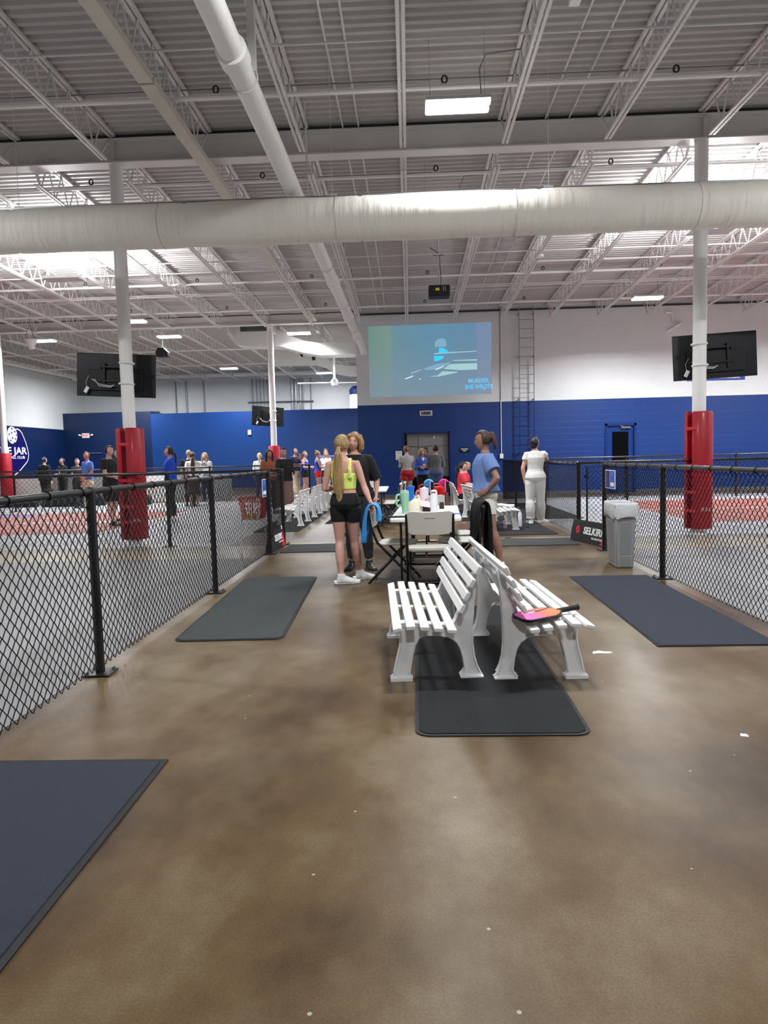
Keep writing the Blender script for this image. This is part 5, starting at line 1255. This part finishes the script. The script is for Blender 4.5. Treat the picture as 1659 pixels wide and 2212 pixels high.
    # bottom: (kind, colour, t_end, extra)
    if bottom:
        kind, c, te = bottom[:3]; fl = bottom[3] if len(bottom) > 3 else 0; g = bottom[4] if len(bottom) > 4 else .010
        mb = MB(); r.torso(mb, .80, bottom[5] if len(bottom) > 5 else 1.03, g)
        if kind == 'skirt':
            rings = [(r.bend((0, .01, .98)), .172*heavy, .125*heavy), (r.bend((0, .01, .88)), .19*heavy, .14*heavy)]
            kz = [(.6, .2), (.3, .215), (te, .225)]
            rings += [((0, .01, zz-0), w*heavy, w*.72*heavy) for zz, w in kz]
            mb.loft(rings, 24)
        else:
            for s in 'lr': r.leg(mb, s, 0, te, g, fl)
        remesh(obj({'shorts': 'shorts', 'pants': 'trousers', 'skirt': 'skirt'}[kind], mb, clothm(c), t), cv, 3)
    if top:
        kind, c, z0, ta = top[:4]; g = top[4] if len(top) > 4 else .013; fl = top[5] if len(top) > 5 else 0
        mb = MB(); zt = {'tee': 1.445 if male else 1.428, 'jacket': 1.45 if male else 1.43, 'tank': 1.30, 'bra': 1.262, 'hoodie': 1.45 if male else 1.43}[kind]
        r.torso(mb, z0, zt, g, fl)
        if kind in ('tee', 'jacket', 'hoodie'):
            for s in 'lr': r.arm(mb, s, 0, ta, g, .012 if ta < 1.2 else .004)
        else:
            for sx in (-1, 1):
                mb.tube([Vector(r.bend((sx*.098, -.088, 1.21))), Vector(r.bend((sx*.086, -.092, 1.30))), Vector(r.bend((sx*.082, -.055, 1.39))), Vector(r.bend((sx*.084, .0, 1.428))), Vector(r.bend((sx*.088, .055, 1.39))), Vector(r.bend((sx*.094, .098, 1.30))), Vector(r.bend((sx*.10, .1, 1.2)))], [(.010, .027)]*7, 10, upv=(sx, 0, 0))
        if kind == 'hoodie':
            mb.tube([Vector(r.bend((-.09, -.01, 1.42))), Vector(r.bend((-.07, .07, 1.42))), Vector(r.bend((0, .11, 1.38))), Vector(r.bend((.07, .07, 1.42))), Vector(r.bend((.09, -.01, 1.42)))], [.025, .04, .05, .04, .025], 10)
        if kind in ('jacket',):
            mb.tube([Vector(r.bend((.07*math.cos(a), .012+.062*math.sin(a), 1.44))) for a in [2*PI*i/14 for i in range(14)]], .016, 8, closed=True)
        remesh(obj({'tee': 'shirt', 'jacket': 'jacket', 'tank': 'tank_top', 'bra': 'crop_top', 'hoodie': 'hoodie'}[kind], mb, clothm(c), t), cv, 3)
    if shoes:
        up_, so = shoes[0], shoes[1] or shoes[0]
        for s in 'lr':
            mb = MB(); r.foot(mb, s, .020 if shoes[0][0] > 150 else .009); so_ = remesh(obj('shoe', mb, mat('shoe %d %d %d' % up_, srgb(*up_), .5), t), .007, 2)
            A = Vector(r.J['A'+s]); tt = r.J.get('T'+s); d = Vector(tt) if tt else Vector((.12 if s == 'l' else -.12, -1, 0)); d.z = 0; d.normalize(); w = Vector((-d.y, d.x, 0))
            P = []
            for q, ww in ((-.085, .02), (-.075, .038), (.0, .044), (.06, .047), (.12, .057), (.18, .052), (.212, .032), (.222, .0)): P.append(A+d*q+w*ww)
            for q, ww in reversed(((-.085, .02), (-.075, .038), (.0, .044), (.06, .047), (.12, .057), (.18, .052), (.212, .032))): P.append(A+d*q-w*ww)
            zb = A.z-.085
            obj('sole', MB().prism([(p.x, p.y) for p in P], 'z', zb, zb+(.034 if shoes[0][0] > 150 else .014)), mat('sole %d %d %d' % so, srgb(*so), .6), so_, 30, .004)
    if extras: extras(t, r)
    return t
BLK = (14, 14, 16)

# --- the four figures nearest the camera
def ex_p1(t, r):
    obj('waistband', MB().loft([(r.bend((0, 0, 1.018)), .149, .108), (r.bend((0, 0, 1.035)), .146, .106)], 24, cap=False), clothm((20, 20, 22)), t)
person('person with a very long blond ponytail, yellow crop top and black shorts, back turned', -.735, 7.93, 172, 1.665, lean=(.04, -.02), skinc=(192, 144, 130),
       J=dict(El=(.235, .03, 1.085), Wl=(.115, -.17, 1.10), Er=(-.235, .03, 1.10), Wr=(-.325, .12, .92), hdr=(-.45, .2, -.85), pnr=(.5, .3, .1), pnl=(.3, .6, 0),
              Kl=(.072, .02, .475), Al=(.04, .14, .087), Kr=(-.082, -.05, .48), Ar=(-.115, -.16, .087), Hl=(.085, .005, .87), Tl=(-1, -.35, 0), Tr=(-1, -.45, 0)),
       hair=('longpony', (150, 122, 80)), top=('bra', (208, 226, 112), 1.075, 0, .009), bottom=('shorts', (10, 10, 12), .42, 0, .009), shoes=((214, 214, 214), (244, 244, 242)), head=(-7, 0, 0), vox=.0062, curl=(.5, .8), extras=ex_p1)
def ex_p2(t, r):
    obj('necklace', MB().tube([Vector(r.bend((.06*math.cos(a), -.01-.055*math.sin(a), 1.43-.012*math.sin(a)))) for a in [PI*i/10 for i in range(11)]], .002, 5), mat('silver', srgb(200, 200, 200), .25, 1), t)
person('person with wavy blond hair in a loose black sweater, facing the camera', -.66, 8.82, -4, 1.72, lean=(-.04, 0), skinc=(198, 152, 136), heavy=1.04,
       J=dict(El=(.24, .035, 1.12), Wl=(.235, -.03, .915), Er=(-.24, .03, 1.1), Wr=(-.2, -.06, .9), Kl=(.1, -.01, .48), Al=(.12, .02, .085), Tl=(.5, -1, 0), Tr=(-.2, -1, 0)),
       hair=('bob', (150, 116, 70)), top=('tee', (13, 13, 15), .93, 1.0, .022, .02), bottom=('pants', (36, 38, 42), 1.86, 0, .016), shoes=(BLK, BLK), head=(-6, 4, 8), face=True, vox=.0062, extras=ex_p2)
def ex_p3(t, r):
    obj('name_badge', MB().box(Vector(r.bend((.05, -.136, 1.225))), (.055, .005, .05), Matrix.Rotation(-.1, 3, 'X')), m_pure, t)
    obj('badge_strip', MB().box(Vector(r.bend((.05, -.139, 1.243))), (.055, .005, .015), Matrix.Rotation(-.1, 3, 'X')), mat('badge red', srgb(210, 40, 50), .5), t)
person('person with a brown ponytail in light blue shirt and white shorts, hand on hip', .9, 8.55, -96, 1.69, lean=(0, -.02), skinc=(146, 106, 90), heavy=1.06,
       J=dict(Sl=(.15, .03, 1.352), El=(.30, .14, 1.13), Wl=(.235, .02, .985), hdl=(-.2, -.85, -.35), pnl=(-1, 0, 0), thl=(0, 0, 1), Er=(-.2, .03, 1.1), Wr=(-.22, -.03, .87),
              Kl=(.10, .075, .49), Al=(.10, .17, .087), Kr=(-.09, -.02, .48), Ar=(-.09, .02, .085)),
       hair=('highpony', (54, 34, 22)), top=('tee', (98, 124, 174), .975, .62, .036, .03), bottom=('shorts', (212, 212, 204), .5, 0, .010, 1.09), shoes=((235, 235, 235), None), head=(-4, 8, 0), vox=.0062, curl=(.5, .3), extras=ex_p3)
person('person all in white leaning on the right mesh fence, back turned', 2.47, 14.15, 176, 1.72, heavy=1.16, skinc=(206, 156, 128),
       J=dict(El=(.24, .03, 1.1), Wl=(.215, .0, .88), Er=(-.24, -.06, 1.27), Wr=(-.06, -.25, 1.25), Sr=(-.165, .0, 1.37), Kl=(.1, .0, .48), Kr=(-.1, -.02, .48), Ar=(-.12, -.16, .085), Al=(.10, .02, .085), Tr=(-.9, -.6, 0), hdr=(1, -.3, 0), pnr=(0, 0, -1)),
       hair=('cropped', (18, 16, 18)), top=('tee', (206, 206, 200), .97, .42, .012, .0), bottom=('pants', (204, 203, 200), 1.97, .03, .014), shoes=((232, 232, 232), None), head=(-38, 0, 0), vox=.0075)

# --- group by the grey door
person('person in a grey shirt and red shorts beside the grey door, hair tied up', -.09, 19.9, 205, 1.7, skinc=SK_L, J=dict(El=(.21, -.02, 1.12), Wl=(.04, -.22, 1.18), Er=(-.2, -.04, 1.12), Wr=(-.05, -.2, 1.2)),
       hair=('short', (128, 92, 52)), top=('tee', (168, 168, 164), 1.0, .55, .016, .0), bottom=('shorts', (158, 16, 30), .3, .03, .016), head=(-30, 0, 0), heavy=1.05)
def ex_blue(t, r):
    obj('undershirt', MB().loft([(r.bend((0, -.075, 1.25)), .03, .05), (r.bend((0, -.07, 1.42)), .05, .045)], 14), m_pure, t)
    obj('id_badge', MB().box(Vector(r.bend((.02, -.14, 1.2))), (.05, .006, .07)), m_pure, t)
    obj('glasses', MB().tube([r.H((-.05, -.088, .008)), r.H((0, -.1, .01)), r.H((.05, -.088, .008))], .003, 6), m_blackpl, t)
person('person with glasses in a blue zip jacket before the grey door', .36, 20.6, 10, 1.62, skinc=SK_L, J=dict(El=(.225, -.04, 1.1), Wl=(.02, -.17, 1.12), Er=(-.225, -.04, 1.1), Wr=(-.02, -.2, 1.16)),
       hair=('bob', (176, 148, 108)), top=('jacket', (62, 92, 178), .9, 1.75, .022, .01), bottom=('pants', BLK, 1.9, .01, .012), shoes=(BLK, BLK), face=True, extras=ex_blue)
person('person in dark grey shirt and slate blue trousers, back turned to the cart', .72, 20.0, 178, 1.7, heavy=1.14, skinc=SK_M, J=dict(El=(.22, -.05, 1.1), Wl=(.04, -.2, 1.1), Er=(-.22, -.05, 1.1), Wr=(-.04, -.2, 1.13)),
       hair=('bun', (52, 34, 24)), top=('tee', (92, 94, 98), .98, .9, .02, .0), bottom=('pants', (72, 86, 122), 1.9, 0, .012), shoes=(BLK, BLK), head=(25, 0, 0))

# --- two seated figures on the bench
SIT = dict(Hl=(.085, .0, .455), Hr=(-.085, .0, .455), Kl=(.11, -.40, .47), Kr=(-.11, -.40, .47), Al=(.11, -.42, .09), Ar=(-.11, -.38, .09), El=(.19, -.12, .72), Er=(-.19, -.12, .72), Wl=(.06, -.32, .66), Wr=(-.06, -.32, .66), Tl=(0, -1, 0), Tr=(0, -1, 0))
person('person with long dark hair in a coral red shirt, seated on a bench', 1.2, 16.7, 84, 1.66, lean=(0, -.04), J=SIT, drop=.425, skinc=SK_L, hair=('longpony', (34, 26, 26)),
       top=('tee', (206, 52, 66), .93, .75, .02, .01), bottom=('pants', BLK, 1.9, 0, .012), shoes=((230, 230, 230), None), head=(0, 22, 0))
person('person with blond hair tied up in a bright red shirt, seated second on the bench', 1.3, 17.35, 84, 1.64, lean=(0, -.1), J=SIT, drop=.425, skinc=SK_L, hair=('bun', (188, 160, 112)),
       top=('tee', (206, 26, 40), .93, .75, .02, .01), bottom=('pants', BLK, 1.9, 0, .012), shoes=((230, 230, 230), None), head=(0, 32, 0))

# --- group behind the row of benches
person('person in a lavender shirt mostly hidden behind the blond ponytail', -1.16, 12.6, 150, 1.74, male=True, skinc=SK_M, hair=('short', (70, 48, 36)), top=('tee', (146, 136, 186), .95, .9, .02), bottom=('pants', (40, 42, 52), 1.92, 0, .014), shoes=(BLK, BLK))
HOLD = dict(El=(.19, -.05, 1.1), Wl=(.07, -.26, 1.1), Er=(-.19, -.05, 1.1), Wr=(-.07, -.26, 1.1))
person('person in a blue top and black shorts with a brown ponytail', -3.85, 26.0, 72, 1.68, J=HOLD, skinc=SK_L, hair=('pony', (110, 70, 48)), top=('tank', (30, 66, 176), .93, 0, .012), bottom=('shorts', BLK, .36, .01, .012))
person('person in a blue strappy top and red shorts with a high bun', -3.3, 25.4, 110, 1.68, J=HOLD, skinc=SK_M, hair=('topbun', (112, 92, 66)), top=('tank', (30, 66, 176), .93, 0, .012), bottom=('shorts', (186, 26, 36), .3, .01, .012))
person('person in a white shirt and black shorts right of the one in red shorts', -3.22, 27.2, 20, 1.68, J=HOLD, skinc=SK_L, hair=('long', (150, 120, 84)), top=('tee', (214, 214, 214), .95, .7, .03), bottom=('shorts', BLK, .45, .02, .014))
person('person with black curly hair in a dull blue shirt behind the white shirt', -3.4, 28.8, 10, 1.8, male=True, skinc=SK_D, hair=('cropped', (14, 12, 14)), top=('tee', (54, 80, 130), .95, .8, .02), bottom=('pants', (30, 32, 44), 1.92, 0, .014), shoes=(BLK, BLK))
person('person in a navy polo and khaki trousers', -4.2, 26.0, 60, 1.78, male=True, heavy=1.06, skinc=SK_M, J=dict(El=(.24, -.04, 1.15), Wl=(.05, -.18, 1.42), Er=(-.23, .02, 1.12), Wr=(-.16, -.2, 1.12), Kr=(-.1, -.05, .48), Ar=(-.13, -.1, .085), hdl=(-.4, -.3, .8)),
       hair=('short', (40, 28, 24)), top=('tee', (22, 30, 62), .93, .75, .022), bottom=('pants', (196, 186, 160), 1.9, .01, .02), shoes=((200, 200, 200), None))
person('person with a bun in a black top and long brown skirt at the fence end', -3.08, 17.3, 40, 1.68, heavy=1.15, skinc=SK_M, J=dict(El=(.23, .0, 1.12), Wl=(.12, -.2, 1.05), Er=(-.24, -.1, 1.16), Wr=(-.3, -.32, 1.12)),
       hair=('topbun', (44, 30, 26)), top=('tee', (16, 16, 18), .88, 1.7, .025, .01), bottom=('skirt', (104, 76, 72), .1), shoes=(BLK, BLK), head=(-40, 0, 0))
person('person with long black hair in a rust brown jacket before the far red pad', -3.62, 18.2, 25, 1.66, skinc=SK_M, J=dict(El=(.22, -.04, 1.1), Wl=(.02, -.2, 1.12), Er=(-.22, -.04, 1.1), Wr=(-.02, -.22, 1.15)),
       hair=('long', (18, 16, 20)), top=('jacket', (146, 84, 48), .9, 1.75, .028, .01), bottom=('pants', (24, 24, 30), 1.9, 0, .014), shoes=(BLK, BLK), face=True)
person('person with a blond ponytail in a white top, back turned, before the blue partition', -5.1, 24.0, 185, 1.64, skinc=SK_L, hair=('pony', (190, 162, 112)), top=('tee', (222, 222, 222), .95, 1.2, .02), bottom=('pants', (40, 50, 90), 1.9, 0, .012))
person('person with short fair hair in a black shirt, back turned, left of the white shirt', -6.9, 22.0, 190, 1.76, male=True, skinc=SK_L, hair=('short', (150, 124, 88)), top=('tee', (14, 14, 16), .93, .8, .02), bottom=('pants', (20, 20, 26), 1.9, 0, .014), shoes=(BLK, BLK))
person('person with a long brown ponytail in a white shirt and floral trousers, back turned', -6.66, 21.6, 200, 1.7, J=dict(Er=(-.24, -.04, 1.14), Wr=(-.3, -.26, 1.08)), skinc=SK_L, hair=('longpony', (62, 40, 34)), top=('tee', (224, 224, 224), .97, .6, .02), bottom=('skirt', (70, 56, 60), .5), shoes=((200, 190, 190), None))
person('person with long fair hair in a light grey hoodie, hand at the chin', -6.5, 22.4, -15, 1.68, skinc=SK_L, J=dict(El=(.2, -.06, 1.1), Wl=(-.04, -.2, 1.1), Er=(-.2, -.08, 1.12), Wr=(-.02, -.14, 1.42), hdr=(.1, -.2, .9)), hair=('long', (158, 128, 84)), top=('hoodie', (176, 180, 182), .9, 1.85, .026, .01), bottom=('pants', (40, 50, 90), 1.9, 0, .012), face=True)
person('person with a dark braid in a royal blue hoodie and black trousers behind the mesh', -5.7, 16.7, -68, 1.77, heavy=1.02, skinc=SK_L, J=dict(El=(.21, .05, 1.1), Wl=(.19, -.08, .9)), hair=('longpony', (40, 28, 26)), top=('hoodie', (24, 70, 186), .93, 1.85, .03, .005), bottom=('pants', (16, 17, 24), 1.9, .012, .02), head=(-10, -5, 0))
person('person in a dark patterned shirt and black shorts left of the near red pad', -6.68, 15.6, 76, 1.8, male=True, skinc=SK_L, J=dict(El=(.2, .0, 1.12), Wl=(.16, -.2, 1.02), Er=(-.2, -.03, 1.12), Wr=(-.14, -.22, 1.06), Al=(.1, .08, .085), Ar=(-.1, -.12, .085)),
       hair=('short', (30, 22, 22)), top=('tee', (30, 32, 32), .86, .62, .022), bottom=('shorts', BLK, .85, .02, .02), shoes=((20, 20, 22), (230, 230, 230)))
person('person in a light blue shirt almost hidden behind the near red pad', -7.03, 17.0, -70, 1.76, male=True, skinc=SK_L, hair=('short', (60, 44, 30)), top=('tee', (88, 122, 196), .93, .7, .022), bottom=('pants', (18, 19, 28), 1.9, 0, .016), shoes=(BLK, BLK))
person('person in a blue polo shirt and khaki trousers at the far left mesh fence', -9.4, 20.4, -40, 1.76, male=True, skinc=SK_M, J=dict(El=(.21, .02, 1.13), Wl=(.17, -.16, 1.0)), hair=('short', (92, 62, 42)), top=('tee', (78, 118, 196), .93, .62, .02), bottom=('pants', (200, 190, 168), 1.9, .01, .018), head=(-150+180, 0, 0))
person('person in a black and cream top facing the blue polo shirt', -10.6, 22.3, 40, 1.6, skinc=SK_L, J=HOLD, hair=('bun', (40, 28, 24)), top=('tee', (30, 28, 34), .93, .55, .02), bottom=('pants', (18, 18, 24), 1.9, 0, .014), shoes=(BLK, BLK))
person('person all in black with back turned, leftmost at the far fence', -12.55, 24.0, 165, 1.68, heavy=1.12, skinc=SK_L, hair=('bun', (22, 18, 20)), top=('tee', (13, 13, 15), .9, 1.85, .03, .01), bottom=('pants', BLK, 1.9, 0, .016), shoes=(BLK, BLK))
person('person in a black jacket with a white badge, facing the one with back turned', -12.2, 24.55, -25, 1.64, skinc=SK_M, J=HOLD, hair=('bun', (22, 18, 20)), top=('jacket', (16, 16, 20), .9, 1.85, .022, .01), bottom=('pants', BLK, 1.9, 0, .014), shoes=(BLK, BLK), extras=lambda t, r: obj('id_badge', MB().box(Vector(r.bend((0, -.14, 1.18))), (.06, .008, .1)), m_pure, t))
